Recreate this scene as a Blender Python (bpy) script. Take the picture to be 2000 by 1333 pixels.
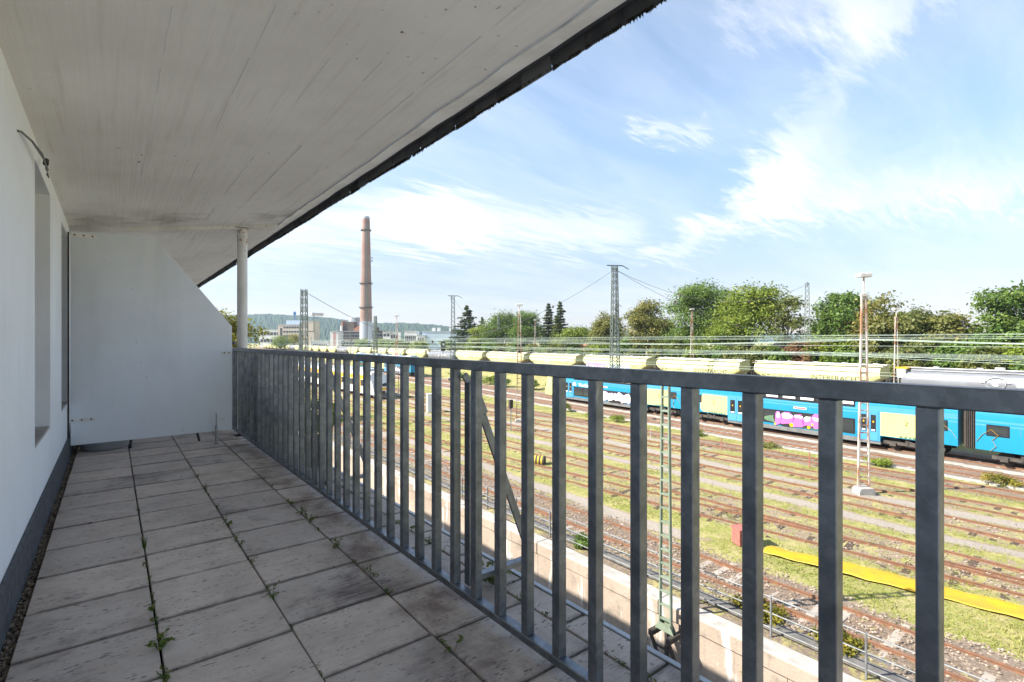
import bpy, bmesh, math, random
import numpy as np
from mathutils import Vector, Matrix

for o in list(bpy.data.objects): bpy.data.objects.remove(o, do_unlink=True)
SC = bpy.context.scene
COL = SC.collection
R = math.radians
random.seed(7)
def ordinal(n):
    u = ['','first','second','third','fourth','fifth','sixth','seventh','eighth','ninth','tenth','eleventh','twelfth','thirteenth','fourteenth','fifteenth','sixteenth','seventeenth','eighteenth','nineteenth']
    if n < 20: return u[n]
    t = {2:('twenty','twentieth'),3:('thirty','thirtieth'),4:('forty','fortieth')}[n//10]
    return t[1] if n % 10 == 0 else t[0]+'-'+u[n % 10]

# ------------------------------------------------------------------ camera
EYE = 1.131
cam_d = bpy.data.cameras.new('camera'); cam = bpy.data.objects.new('camera', cam_d); COL.objects.link(cam)
cam_d.sensor_width = 36.0; cam_d.lens = 36.0*990/2000; cam_d.clip_start = 0.02; cam_d.clip_end = 20000
cam.location = (0, 0, EYE); cam.rotation_euler = (R(90), 0, -R(38.27))
SC.camera = cam

# ------------------------------------------------------------------ sky, sun, exposure
SUN_EL, SUN_AZ = R(39), math.atan2(-.86, .5)
W = bpy.data.worlds.new('World'); SC.world = W; W.use_nodes = True
def build_world():
    nt = W.node_tree; N = nt.nodes; L = nt.links; N.clear()
    def n(t, **k):
        x = N.new(t)
        for a, b in k.items(): setattr(x, a, b)
        return x
    def m(op, a, b=None, c=None, clamp=False):
        x = n('ShaderNodeMath', operation=op, use_clamp=clamp)
        for i, v in enumerate((a, b, c)):
            if v is None: continue
            if isinstance(v, (int, float)): x.inputs[i].default_value = v
            else: L.new(v, x.inputs[i])
        return x.outputs[0]
    out = n('ShaderNodeOutputWorld'); bg = n('ShaderNodeBackground'); bg.inputs[1].default_value = 0.063
    sky = n('ShaderNodeTexSky', sky_type='NISHITA', sun_disc=False, sun_elevation=SUN_EL, sun_rotation=SUN_AZ, air_density=1.0, dust_density=0.15, ozone_density=1.2, altitude=300)
    tc = n('ShaderNodeTexCoord'); sep = n('ShaderNodeSeparateXYZ'); L.new(tc.outputs['Generated'], sep.inputs[0])
    X, Y, Z = sep.outputs
    zc = m('MAXIMUM', Z, 0.0)
    den = m('ADD', zc, 0.10)
    px = m('DIVIDE', X, den); py = m('DIVIDE', Y, den)     # position on the cloud sheet overhead
    cv = n('ShaderNodeCombineXYZ'); L.new(px, cv.inputs[0]); L.new(py, cv.inputs[1])
    def noise(vec, scale, detail, rough, dist=0.0, loc=(0,0,0), rot=0.0, sc=(1,1,1)):
        mp = n('ShaderNodeMapping'); mp.inputs['Location'].default_value = loc; mp.inputs['Rotation'].default_value = (0,0,rot); mp.inputs['Scale'].default_value = sc
        L.new(vec, mp.inputs[0])
        t = n('ShaderNodeTexNoise'); t.inputs['Scale'].default_value = scale; t.inputs['Detail'].default_value = detail; t.inputs['Roughness'].default_value = rough; t.inputs['Distortion'].default_value = dist
        L.new(mp.outputs[0], t.inputs['Vector']); return t.outputs['Fac']
    big = noise(cv.outputs[0], 0.55, 3, .5, .3, (3.1, 1.7, 0), .5, (1, 1.6, 1))
    wisp = noise(cv.outputs[0], 1.7, 9, .68, .55, (1.2, 4.4, 0), .62, (.55, 2.1, 1))
    fine = noise(cv.outputs[0], 6.0, 6, .7, .9, (0, 0, 2), .55, (.5, 2.4, 1))
    # long cloud banks: azimuth / elevation segments, edges torn by the noise
    az = m('ARCTAN2', X, Y); el = m('ARCSINE', Z)
    wz = m('MULTIPLY', m('SUBTRACT', wisp, .5), .34); we = m('MULTIPLY', m('SUBTRACT', fine, .5), .16)
    azw = m('ADD', az, wz); elw = m('ADD', el, we)
    def bank(a0, e0, a1, e1, w, g):
        a0, e0, a1, e1, w = [R(v) for v in (a0, e0, a1, e1, w)]
        dx, dy = a1-a0, e1-e0; l2 = dx*dx+dy*dy
        t = m('DIVIDE', m('ADD', m('MULTIPLY', m('SUBTRACT', azw, a0), dx), m('MULTIPLY', m('SUBTRACT', elw, e0), dy)), l2, clamp=True)
        ex = m('SUBTRACT', azw, m('ADD', m('MULTIPLY', t, dx), a0)); ey = m('SUBTRACT', elw, m('ADD', m('MULTIPLY', t, dy), e0))
        d2 = m('ADD', m('MULTIPLY', ex, ex), m('MULTIPLY', ey, ey))
        return m('MULTIPLY', m('EXPONENT', m('DIVIDE', d2, -w*w)), g)
    banks = [(8, 10.5, 30, 13.5, 4.2, .46), (30, 13, 50, 11.5, 3.4, .44), (56, 9.5, 66, 16, 2.2, .42), (64, 15, 72, 26, 3.6, .30),
             (66, 13.5, 86, 12.5, 3.0, .42), (64, 31, 78, 30, 5, .34), (54, 22, 60, 21, 1.5, .34), (-60, 14, -20, 20, 5, .35), (110, 12, 150, 18, 5, .35), (70, 18, 84, 17, 2.2, .16)]
    acc = None
    for b in banks:
        v = bank(*b); acc = v if acc is None else m('ADD', acc, v)
    dens = m('ADD', m('ADD', m('MULTIPLY', wisp, .75), m('MULTIPLY', big, .35)), m('MULTIPLY', fine, .30))
    dens = m('ADD', dens, m('MULTIPLY', acc, 1.1))
    mr = n('ShaderNodeMapRange', interpolation_type='SMOOTHSTEP'); mr.inputs['From Min'].default_value = .68; mr.inputs['From Max'].default_value = 1.6
    mr.inputs['To Max'].default_value = .93
    L.new(dens, mr.inputs['Value'])
    vl = n('ShaderNodeMapRange', interpolation_type='SMOOTHSTEP'); vl.inputs['From Min'].default_value = .40; vl.inputs['From Max'].default_value = .85; vl.inputs['To Max'].default_value = .34
    L.new(m('ADD', m('MULTIPLY', big, .6), m('MULTIPLY', wisp, .55)), vl.inputs['Value'])
    fade = m('MULTIPLY', m('MAXIMUM', mr.outputs[0], vl.outputs[0]), m('MULTIPLY', m('ADD', Z, .0), 14.0, clamp=True))
    hzf = n('ShaderNodeMapRange', interpolation_type='SMOOTHSTEP'); hzf.inputs['From Min'].default_value = -.02; hzf.inputs['From Max'].default_value = .42; L.new(Z, hzf.inputs['Value'])
    tint = n('ShaderNodeMix', data_type='RGBA'); L.new(hzf.outputs[0], tint.inputs['Factor']); tint.inputs['A'].default_value = (.47,.385,.405,1); tint.inputs['B'].default_value = (1.0,.95,.87,1)
    mul = n('ShaderNodeMix', data_type='RGBA', blend_type='MULTIPLY'); mul.inputs['Factor'].default_value = 1; L.new(sky.outputs[0], mul.inputs['A']); L.new(tint.outputs['Result'], mul.inputs['B'])
    mix = n('ShaderNodeMix', data_type='RGBA'); L.new(fade, mix.inputs['Factor']); L.new(mul.outputs['Result'], mix.inputs['A'])
    mix.inputs['B'].default_value = CLOUD
    L.new(mix.outputs['Result'], bg.inputs[0]); L.new(bg.outputs[0], out.inputs[0])
CLOUD = (4.1, 4.15, 4.3, 1)
build_world()
sun_d = bpy.data.lights.new('sun', 'SUN'); sun_d.energy = 2.4; sun_d.angle = R(.53); sun_d.color = (1, .94, .84)
sun = bpy.data.objects.new('sun', sun_d); COL.objects.link(sun)
sun.rotation_euler = Vector((-math.sin(SUN_AZ)*math.cos(SUN_EL), -math.cos(SUN_AZ)*math.cos(SUN_EL), -math.sin(SUN_EL))).to_track_quat('-Z', 'Y').to_euler()
sun.location = (0, 0, 60)
vs = SC.view_settings; vs.view_transform = 'Standard'; vs.look = 'None'; vs.exposure = 2.35; vs.gamma = 1.0; vs.use_curve_mapping = False
SC.cycles.max_bounces = 8; SC.cycles.diffuse_bounces = 4; SC.cycles.transparent_max_bounces = 8

# ------------------------------------------------------------------ mesh helpers
class MB:
    def __init__(s): s.v = []; s.f = []; s.m = []
    def add(s, vs, fs, mi=0):
        o = len(s.v); s.v += [tuple(p) for p in vs]
        for f in fs: s.f.append(tuple(i+o for i in f)); s.m.append(mi)
        return s
    def box(s, x0, x1, y0, y1, z0, z1, mi=0):
        return s.add([(x0,y0,z0),(x1,y0,z0),(x1,y1,z0),(x0,y1,z0),(x0,y0,z1),(x1,y0,z1),(x1,y1,z1),(x0,y1,z1)],
                     [(0,3,2,1),(4,5,6,7),(0,1,5,4),(1,2,6,5),(2,3,7,6),(3,0,4,7)], mi)
    def bar(s, p0, p1, w, h, up=(0,0,1), mi=0):
        p0 = Vector(p0); p1 = Vector(p1); d = (p1-p0).normalized(); u = Vector(up)
        if abs(d.dot(u)) > .98: u = Vector((0,1,0))
        a = d.cross(u).normalized()*w/2; b = a.cross(d).normalized()*h/2
        vs = [p0-a-b, p0+a-b, p0+a+b, p0-a+b, p1-a-b, p1+a-b, p1+a+b, p1-a+b]
        return s.add(vs, [(0,1,2,3),(7,6,5,4),(0,4,5,1),(1,5,6,2),(2,6,7,3),(3,7,4,0)], mi)
    def cyl(s, p0, p1, r0, r1=None, n=10, mi=0, caps=True):
        r1 = r0 if r1 is None else r1
        p0 = Vector(p0); p1 = Vector(p1); d = (p1-p0).normalized(); u = Vector((0,0,1)) if abs(d.z) < .95 else Vector((1,0,0))
        a = d.cross(u).normalized(); b = a.cross(d)
        vs = []
        for p, r in ((p0, r0), (p1, r1)):
            for i in range(n):
                t = 2*math.pi*i/n; vs.append(p+(a*math.cos(t)+b*math.sin(t))*r)
        fs = [(i, i+n, (i+1)%n+n, (i+1)%n) for i in range(n)]
        if caps: fs += [tuple(range(n)), tuple(range(2*n-1, n-1, -1))]
        return s.add(vs, fs, mi)
    def tube(s, pts, r, n=6, mi=0):
        pts = [Vector(p) for p in pts]; vs = []; m = len(pts)
        rr = r if isinstance(r, (list, tuple)) else [r]*m
        for k, p in enumerate(pts):
            d = (pts[min(k+1, m-1)]-pts[max(k-1, 0)]).normalized(); u = Vector((0,0,1)) if abs(d.z) < .9 else Vector((1,0,0))
            a = d.cross(u).normalized(); b = a.cross(d)
            for i in range(n):
                t = 2*math.pi*i/n; vs.append(p+(a*math.cos(t)+b*math.sin(t))*rr[k])
        fs = [(k*n+i, (k+1)*n+i, (k+1)*n+(i+1)%n, k*n+(i+1)%n) for k in range(m-1) for i in range(n)]
        fs += [tuple(range(n)), tuple(range(m*n-1, (m-1)*n-1, -1))]
        return s.add(vs, fs, mi)
    def lathe(s, prof, n=16, c=(0,0,0), mi=0):
        vs = []; m = len(prof)
        for r, z in prof:
            for i in range(n):
                t = 2*math.pi*i/n; vs.append((c[0]+r*math.cos(t), c[1]+r*math.sin(t), c[2]+z))
        fs = [(k*n+i, k*n+(i+1)%n, (k+1)*n+(i+1)%n, (k+1)*n+i) for k in range(m-1) for i in range(n)]
        fs += [tuple(range(n-1, -1, -1)), tuple(range((m-1)*n, m*n))]
        return s.add(vs, fs, mi)
    def prism(s, poly, axis, a0, a1, mi=0):
        """poly: 2D points; axis 'y' -> (x,z) pts swept in y; 'x' -> (y,z) pts; 'z' -> (x,y) pts"""
        def P(p, a): return {'y': (p[0], a, p[1]), 'x': (a, p[0], p[1]), 'z': (p[0], p[1], a)}[axis]
        n = len(poly); vs = [P(p, a0) for p in poly]+[P(p, a1) for p in poly]
        fs = [(i, (i+1)%n, (i+1)%n+n, i+n) for i in range(n)]+[tuple(range(n-1, -1, -1)), tuple(range(n, 2*n))]
        return s.add(vs, fs, mi)
    def mesh(s, name, mats, smooth=False, bevel=0.0, seg=1):
        me = bpy.data.meshes.new(name); me.from_pydata(s.v, [], s.f)
        for mm in (mats if isinstance(mats, (list, tuple)) else [mats]): me.materials.append(mm)
        if any(s.m): me.polygons.foreach_set('material_index', s.m)
        bm = bmesh.new(); bm.from_mesh(me)
        bmesh.ops.recalc_face_normals(bm, faces=bm.faces)
        if bevel: bmesh.ops.bevel(bm, geom=bm.edges[:], offset=bevel, segments=seg, affect='EDGES', clamp_overlap=True)
        bm.to_mesh(me); bm.free()
        if smooth:
            me.polygons.foreach_set('use_smooth', [True]*len(me.polygons))
            try: me.set_sharp_from_angle(angle=R(38))
            except Exception: pass
        return me
    def build(s, name, mats, parent=None, smooth=False, bevel=0.0, seg=1):
        return link(name, s.mesh(name, mats, smooth, bevel, seg), parent)
def link(name, data, parent=None, loc=None, rotz=None):
    o = bpy.data.objects.new(name, data); COL.objects.link(o)
    if parent is not None: o.parent = parent
    if loc is not None: o.location = loc
    if rotz is not None: o.rotation_euler = (0, 0, rotz)
    return o
def tag(o, label=None, cat=None, group=None, kind=None):
    if label: o['label'] = label
    if cat: o['category'] = cat
    if group: o['group'] = group
    if kind: o['kind'] = kind
    return o
def thing(name, loc, label, cat, group=None, rotz=0):
    o = link(name, None, None, loc, rotz); o.empty_display_size = .2
    return tag(o, label, cat, group)
def structure(o): o['kind'] = 'structure'; return o
def copy_tree(o, parent=None):
    c = o.copy(); COL.objects.link(c)
    if parent is not None: c.parent = parent
    for ch in list(o.children): copy_tree(ch, c)
    return c
def lettering(name, body, size, mat_, parent, origin, ex=.004, side=-1, align='LEFT', stretch=1.0, space=1.0):
    """flat letters on a side that faces -X (side=-1); reads along -Y"""
    cu = bpy.data.curves.new('txt', 'FONT'); cu.body = body; cu.size = size; cu.extrude = ex; cu.align_x = align; cu.space_character = space; cu.resolution_u = 2; cu.offset = .014*size
    o = bpy.data.objects.new('txt', cu); COL.objects.link(o); bpy.context.view_layer.update()
    me = bpy.data.meshes.new_from_object(o); bpy.data.objects.remove(o, do_unlink=True)
    me.transform(Matrix(((0,0,-1,0),(-stretch,0,0,0),(0,1,0,0),(0,0,0,1))))
    me.materials.clear(); me.materials.append(mat_)
    q = link(name, me, parent, origin); return q

# ------------------------------------------------------------------ materials
class NT:
    def __init__(s, name):
        s.mat = bpy.data.materials.new(name); s.mat.use_nodes = True; s.t = s.mat.node_tree; s.N = s.t.nodes; s.L = s.t.links
        s.b = s.N['Principled BSDF']; s.out = s.N['Material Output']
    def n(s, t, **k):
        x = s.N.new(t)
        for a, b in k.items(): setattr(x, a, b)
        return x
    def l(s, a, b): s.L.new(a, b)
    def pos(s, scale=(1,1,1), kind='pos', rot=(0,0,0)):
        if kind == 'pos': v = s.n('ShaderNodeNewGeometry').outputs['Position']
        else: v = s.n('ShaderNodeTexCoord').outputs['Object']
        mp = s.n('ShaderNodeMapping'); mp.inputs['Scale'].default_value = scale; mp.inputs['Rotation'].default_value = rot; s.l(v, mp.inputs[0]); return mp.outputs[0]
    def noise(s, v, scale, detail=4, rough=.55, dist=0):
        t = s.n('ShaderNodeTexNoise'); t.inputs['Scale'].default_value = scale; t.inputs['Detail'].default_value = detail; t.inputs['Roughness'].default_value = rough; t.inputs['Distortion'].default_value = dist
        s.l(v, t.inputs['Vector']); return t.outputs['Fac']
    def ramp(s, f, a, b, smooth=True):
        r = s.n('ShaderNodeMapRange', interpolation_type='SMOOTHSTEP' if smooth else 'LINEAR'); r.inputs['From Min'].default_value = a; r.inputs['From Max'].default_value = b; s.l(f, r.inputs['Value']); return r.outputs[0]
    def mix(s, f, a, b, blend='MIX'):
        x = s.n('ShaderNodeMix', data_type='RGBA', blend_type=blend)
        for sock, v in (('Factor', f), ('A', a), ('B', b)):
            if isinstance(v, (int, float)): x.inputs[sock].default_value = v
            elif isinstance(v, (tuple, list)): x.inputs[sock].default_value = (*v[:3], 1)
            else: s.l(v, x.inputs[sock])
        return x.outputs['Result']
    def math(s, op, a, b=0.0, clamp=False):
        x = s.n('ShaderNodeMath', operation=op, use_clamp=clamp)
        for i, v in enumerate((a, b)):
            if isinstance(v, (int, float)): x.inputs[i].default_value = v
            else: s.l(v, x.inputs[i])
        return x.outputs[0]
    def rand(s): return s.n('ShaderNodeObjectInfo').outputs['Random']
    def bump(s, h, strength=.3, dist=.01, prev=None):
        b = s.n('ShaderNodeBump'); b.inputs['Strength'].default_value = strength; b.inputs['Distance'].default_value = dist; s.l(h, b.inputs['Height'])
        if prev is not None: s.l(prev, b.inputs['Normal'])
        return b.outputs[0]
    def done(s, col, rough=.8, metal=0.0, normal=None, spec=.5):
        for sock, v in (('Base Color', col), ('Roughness', rough), ('Metallic', metal)):
            if isinstance(v, (int, float)): s.b.inputs[sock].default_value = v
            elif isinstance(v, (tuple, list)): s.b.inputs[sock].default_value = (*v[:3], 1)
            else: s.l(v, s.b.inputs[sock])
        s.b.inputs['Specular IOR Level'].default_value = spec
        if normal is not None: s.l(normal, s.b.inputs['Normal'])
        return s.mat
def simple(name, c1, c2=None, scale=4, rough=.7, metal=0, bump=0, bscale=60, stretch=(1,1,1), lo=.38, hi=.66, spec=.5, rvar=0, kind='pos', detail=5):
    q = NT(name); v = q.pos(stretch, kind)
    c2 = c2 or tuple(x*.75 for x in c1)
    col = q.mix(q.ramp(q.noise(v, scale, detail, .6), lo, hi), c1, c2)
    if rvar: col = q.mix(q.math('MULTIPLY', q.rand(), rvar), col, c2)
    nn = q.bump(q.noise(v, bscale, 4, .6), bump, .01) if bump else None
    return q.done(col, rough, metal, nn, spec)
# ---- surface materials
def m_plaster():
    q = NT('white_plaster'); v = q.pos()
    col = q.mix(q.ramp(q.noise(v, 1.3, 5, .6), .35, .75), (.90,.92,.95), (.84,.86,.885))
    col = q.mix(q.math('MULTIPLY', q.ramp(q.noise(q.pos((3,3,.5)), 3, 6, .7), .55, .8), .35), col, (.55,.53,.48))
    nn = q.bump(q.noise(v, 140, 3, .6), .35, .004, q.bump(q.noise(v, 9, 3, .5), .12, .02))
    return q.done(col, .85, 0, nn, .25)
def m_ceiling():
    q = NT('painted_concrete'); v = q.pos()
    col = q.mix(q.ramp(q.noise(v, .9, 6, .6), .3, .72), (.86,.85,.835), (.75,.735,.71))
    col = q.mix(q.math('MULTIPLY', q.ramp(q.noise(q.pos((8,.35,1)), 3.0, 6, .65), .5, .72), .30), col, (.56,.51,.45))
    spots = q.ramp(q.noise(v, 26, 3, .5), .705, .74)
    patch = q.ramp(q.noise(v, 1.1, 3, .5), .5, .62)
    col = q.mix(q.math('MULTIPLY', spots, patch), col, (.20,.14,.09))
    # soot bloom near the step in the slab
    g = q.n('ShaderNodeNewGeometry'); sp = q.n('ShaderNodeSeparateXYZ'); q.l(g.outputs['Position'], sp.inputs[0])
    dd = q.math('ABSOLUTE', q.math('SUBTRACT', sp.outputs[1], 6.35)); soot = q.math('MULTIPLY', q.ramp(q.math('SUBTRACT', .75, dd), 0, .7), q.ramp(q.noise(v, 1.6, 4, .6), .42, .7))
    col = q.mix(q.math('MULTIPLY', soot, .65), col, (.16,.13,.11))
    boards = q.noise(q.pos((14,.25,1)), 2.2, 4, .6)
    nn = q.bump(boards, .35, .012, q.bump(q.noise(v, 70, 4, .65), .3, .006))
    return q.done(col, .9, 0, nn, .2)
def m_tile():
    q = NT('travertine_slab'); v = q.pos()
    r = q.rand()
    base = q.mix(r, (.66,.565,.50), (.55,.495,.455)); base = q.mix(q.ramp(q.noise(v, 5.5, 6, .65), .35, .7), base, (.50,.425,.375))
    streak = q.noise(q.pos((2.2,26,1)), 2.0, 7, .62, .4)
    col = q.mix(q.math('MULTIPLY', q.ramp(streak, .42, .78), .45), base, (.42,.345,.30))
    col = q.mix(q.math('MULTIPLY', q.math('MULTIPLY', q.ramp(q.noise(v, 1.5, 6, .65, .6), .47, .68), q.ramp(q.noise(q.pos((3,22,1)), 2.2, 6, .7), .25, .62)), q.ramp(r, .15, .9)), col, (.15,.13,.125))       # dark weathering
    col = q.mix(q.math('MULTIPLY', q.ramp(q.noise(q.pos((1,1,1)), 2.3, 4, .55), .58, .75), .28), col, (.34,.20,.15))  # reddish
    g = q.n('ShaderNodeNewGeometry'); sp = q.n('ShaderNodeSeparateXYZ'); q.l(g.outputs['Position'], sp.inputs[0])
    rim = q.math('MULTIPLY', q.ramp(q.math('SUBTRACT', 1.0, q.math('ABSOLUTE', q.math('SUBTRACT', sp.outputs[0], 1.12))), .62, .98), q.ramp(q.noise(q.pos((1.6,1.2,1)), 2.4, 6, .65), .40, .68))
    col = q.mix(q.math('MULTIPLY', rim, .8), col, (.15,.10,.08))       # rust and dirt washed along the railing
    vr = q.n('ShaderNodeTexVoronoi', feature='F1', distance='EUCLIDEAN'); vr.inputs['Scale'].default_value = 1.0; vr.inputs['Randomness'].default_value = 1.0
    q.l(q.pos((24,105,1)), vr.inputs['Vector'])
    zone = q.ramp(q.noise(q.pos((1.2,7,1)), 2.6, 4, .6), .45, .60)
    pit = q.math('MULTIPLY', q.ramp(vr.outputs['Distance'], .30, .16), zone)
    vr2 = q.n('ShaderNodeTexVoronoi'); vr2.inputs['Scale'].default_value = 1.0; q.l(q.pos((60,170,1)), vr2.inputs['Vector'])
    pit2 = q.math('MULTIPLY', q.ramp(vr2.outputs['Distance'], .24, .12), q.ramp(q.noise(q.pos((2,9,1)), 3.1, 3, .6), .5, .6))
    pits = q.math('MAXIMUM', pit, pit2)
    col = q.mix(pits, col, (.055,.045,.04))
    oc = q.n('ShaderNodeSeparateXYZ'); q.l(q.n('ShaderNodeTexCoord').outputs['Object'], oc.inputs[0])
    edge = q.math('MULTIPLY', q.ramp(q.math('ADD', q.math('ABSOLUTE', oc.outputs[1]), q.math('MULTIPLY', q.math('SUBTRACT', q.noise(v, 14, 4, .6), .5), .05)), .178, .200), .6)
    col = q.mix(edge, col, (.14,.115,.095))
    h = q.math('SUBTRACT', q.math('MULTIPLY', q.noise(v, 90, 4, .6), .3), pits)
    nn = q.bump(h, .55, .004)
    return q.done(col, .82, 0, nn, .3)
def m_galv():
    q = NT('galvanised_steel'); v = q.pos()
    vr = q.n('ShaderNodeTexVoronoi'); vr.inputs['Scale'].default_value = 60; q.l(v, vr.inputs['Vector'])
    col = q.mix(vr.outputs['Color'], (.195,.215,.245), (.27,.295,.325)); 
    col = q.mix(q.ramp(q.noise(v, 11, 6, .65), .38, .66), col, (.145,.162,.185))
    col = q.mix(q.ramp(q.noise(q.pos((1,1,.25)), 14, 4, .6), .68, .78), col, (.36,.37,.38))
    rust = q.ramp(q.noise(q.pos((1,1,2.5)), 7, 5, .7), .72, .80)
    col = q.mix(q.math('MULTIPLY', rust, .6), col, (.14,.085,.05))
    nn = q.bump(q.noise(v, 45, 3, .5), .06, .004)
    return q.done(col, q.math('ADD', q.math('MULTIPLY', q.noise(v, 20, 3), .22), .30), .78, nn, .5)
def m_postpaint():
    q = NT('chipped_white_paint'); v = q.pos((1,1,.5)); g = q.n('ShaderNodeNewGeometry'); sp = q.n('ShaderNodeSeparateXYZ'); q.l(g.outputs['Position'], sp.inputs[0])
    col = q.mix(q.ramp(q.noise(v, 6, 4, .6), .4, .7), (.74,.73,.70), (.62,.60,.56))
    th = q.math('SUBTRACT', .70, q.math('MULTIPLY', q.ramp(sp.outputs[2], 1.9, 2.5), .16))
    chip = q.ramp(q.math('SUBTRACT', q.noise(q.pos((1,1,.7)), 34, 5, .65), th), 0, .03)
    col = q.mix(chip, col, q.mix(q.noise(v, 60), (.30,.13,.05), (.42,.25,.10)))
    return q.done(col, .55, 0, None, .4)
def m_slate():
    q = NT('slate'); v = q.pos(); col = q.mix(q.ramp(q.noise(v, 12, 5, .6), .4, .75), (.05,.053,.06), (.10,.095,.09))
    col = q.mix(q.math('MULTIPLY', q.rand(), .9), col, (.17,.165,.16))
    return q.done(col, .7, 0, q.bump(q.noise(v, 60, 4), .3, .004), .4)
def m_panel():
    q = NT('fibre_cement_panel'); v = q.pos()
    col = q.mix(q.ramp(q.noise(q.pos((1,1,.6)), 1.4, 5, .6), .35, .7), (.82,.87,.93), (.75,.80,.86))
    col = q.mix(q.math('MULTIPLY', q.ramp(q.noise(q.pos((2.5,1,.35)), 1.6, 7, .65, .4), .52, .74), .14), col, (.50,.50,.48))
    smear = q.ramp(q.noise(q.pos((2.2,1,.8), rot=(0,.5,0)), 1.2, 4, .5, .6), .6, .72)
    col = q.mix(q.math('MULTIPLY', smear, .4), col, (.86,.87,.87))
    col = q.mix(q.ramp(q.noise(v, 40, 3, .5), .745, .77), col, (.30,.22,.16))
    return q.done(col, .5, 0, q.bump(q.noise(v, 30, 3), .05, .003), .4)
def m_retain():
    q = NT('weathered_retaining_concrete'); v = q.pos()
    col = q.mix(q.ramp(q.noise(v, .35, 6, .6), .3, .7), (.40,.325,.26), (.31,.245,.19))
    col = q.mix(q.ramp(q.noise(v, 1.6, 6, .65), .5, .72), col, (.24,.20,.16))
    col = q.mix(q.math('MULTIPLY', q.ramp(q.noise(q.pos((1,1.6,.28)), 1.1, 6, .62, .3), .56, .66), .85), col, (.66,.62,.57))
    col = q.mix(q.math('MULTIPLY', q.ramp(q.noise(q.pos((1,2,.22)), 1.7, 5, .6), .6, .76), .55), col, (.13,.10,.08))
    nn = q.bump(q.noise(v, 6, 8, .65), .5, .05)
    return q.done(col, .92, 0, nn, .2)
def m_ground():
    q = NT('yard_ground')
    def att(nm): 
        a = q.n('ShaderNodeAttribute', attribute_name=nm); return a.outputs['Fac']
    v = q.pos()
    gr, pa, ba = att('grass'), att('path'), att('ballast')
    f1 = q.noise(v, 1.3, 8, .68); f2 = q.noise(v, 7, 6, .7); f3 = q.noise(v, 30, 5, .7)
    soil = q.mix(q.ramp(f2, .3, .7), (.32,.25,.18), (.22,.165,.12)); soil = q.mix(q.ramp(f3, .45, .72), soil, (.44,.36,.285))
    st = q.n('ShaderNodeTexVoronoi'); st.inputs['Scale'].default_value = 14; q.l(v, st.inputs['Vector'])
    bal = q.mix(st.outputs['Color'], (.15,.11,.082), (.36,.285,.225)); bal = q.mix(q.ramp(f1, .35, .7), bal, (.20,.135,.095)); bal = q.mix(.25, bal, q.mix(st.outputs['Distance'], (.40,.34,.28), (.06,.045,.035)))
    gcol = q.mix(q.ramp(f2, .32, .68), (.33,.325,.10), (.24,.255,.068)); gcol = q.mix(q.ramp(f1, .42, .66), gcol, (.42,.36,.175)); gcol = q.mix(q.ramp(f3, .5, .75), gcol, (.13,.165,.035))
    pcol = q.mix(q.ramp(f2, .3, .7), (.38,.335,.285), (.31,.27,.225))
    col = q.mix(q.ramp(q.math('ADD', ba, q.math('MULTIPLY', q.math('SUBTRACT', f2, .5), 1.0)), .42, .58), soil, bal)
    gm = q.ramp(q.math('ADD', gr, q.math('ADD', q.math('MULTIPLY', q.math('SUBTRACT', f1, .5), 1.5), q.math('MULTIPLY', q.math('SUBTRACT', f2, .5), 1.1))), .40, .60)
    col = q.mix(gm, col, gcol)
    col = q.mix(q.ramp(q.math('ADD', pa, q.math('MULTIPLY', q.math('SUBTRACT', f2, .5), .9)), .45, .58), col, pcol)
    nn = q.bump(f3, .6, .05, q.bump(f2, .5, .15))
    return q.done(col, .95, 0, nn, .1)
def m_brick():
    q = NT('chimney_brick'); v = q.pos(kind='obj')
    col = q.mix(q.ramp(q.noise(v, .12, 5, .6), .35, .65), (.31,.185,.15), (.265,.20,.172))
    sp = q.n('ShaderNodeSeparateXYZ'); q.l(q.n('ShaderNodeTexCoord').outputs['Object'], sp.inputs[0])
    band = q.ramp(q.noise(q.pos((.02,.02,1), 'obj'), .09, 2, .5), .45, .55)
    col = q.mix(q.math('MULTIPLY', band, .45), col, (.34,.26,.22))
    crs = q.math('FRACT', q.math('MULTIPLY', sp.outputs[2], .8)); col = q.mix(q.math('MULTIPLY', q.ramp(crs, .9, .95), .35), col, (.2,.14,.12))
    return q.done(col, .9, 0, None, .2)
def m_leaf(name, a, b, c):
    q = NT(name); at = q.n('ShaderNodeAttribute', attribute_name='tint').outputs['Fac']
    col = q.mix(q.ramp(at, 0, .6, False), a, b); col = q.mix(q.ramp(at, .72, 1.0), col, c)
    q.done(col, .55, 0, None, .3)
    tr = q.n('ShaderNodeBsdfTranslucent'); q.l(q.mix(.4, col, (.5,.55,.1), 'MIX'), tr.inputs[0])
    ms = q.n('ShaderNodeMixShader'); ms.inputs[0].default_value = .28; q.l(q.b.outputs[0], ms.inputs[1]); q.l(tr.outputs[0], ms.inputs[2]); q.l(ms.outputs[0], q.out.inputs[0])
    return q.mat
def m_glass(name='window_glass', tint=(.03,.035,.04)):
    q = NT(name); return q.done(tint, .06, 0, None, .9)
def m_rust():
    q = NT('rusty_rail'); v = q.pos()
    col = q.mix(q.ramp(q.noise(v, 5, 6, .65), .35, .7), (.26,.135,.08), (.17,.092,.06))
    return q.done(col, .75, .1, None, .3)
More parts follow.
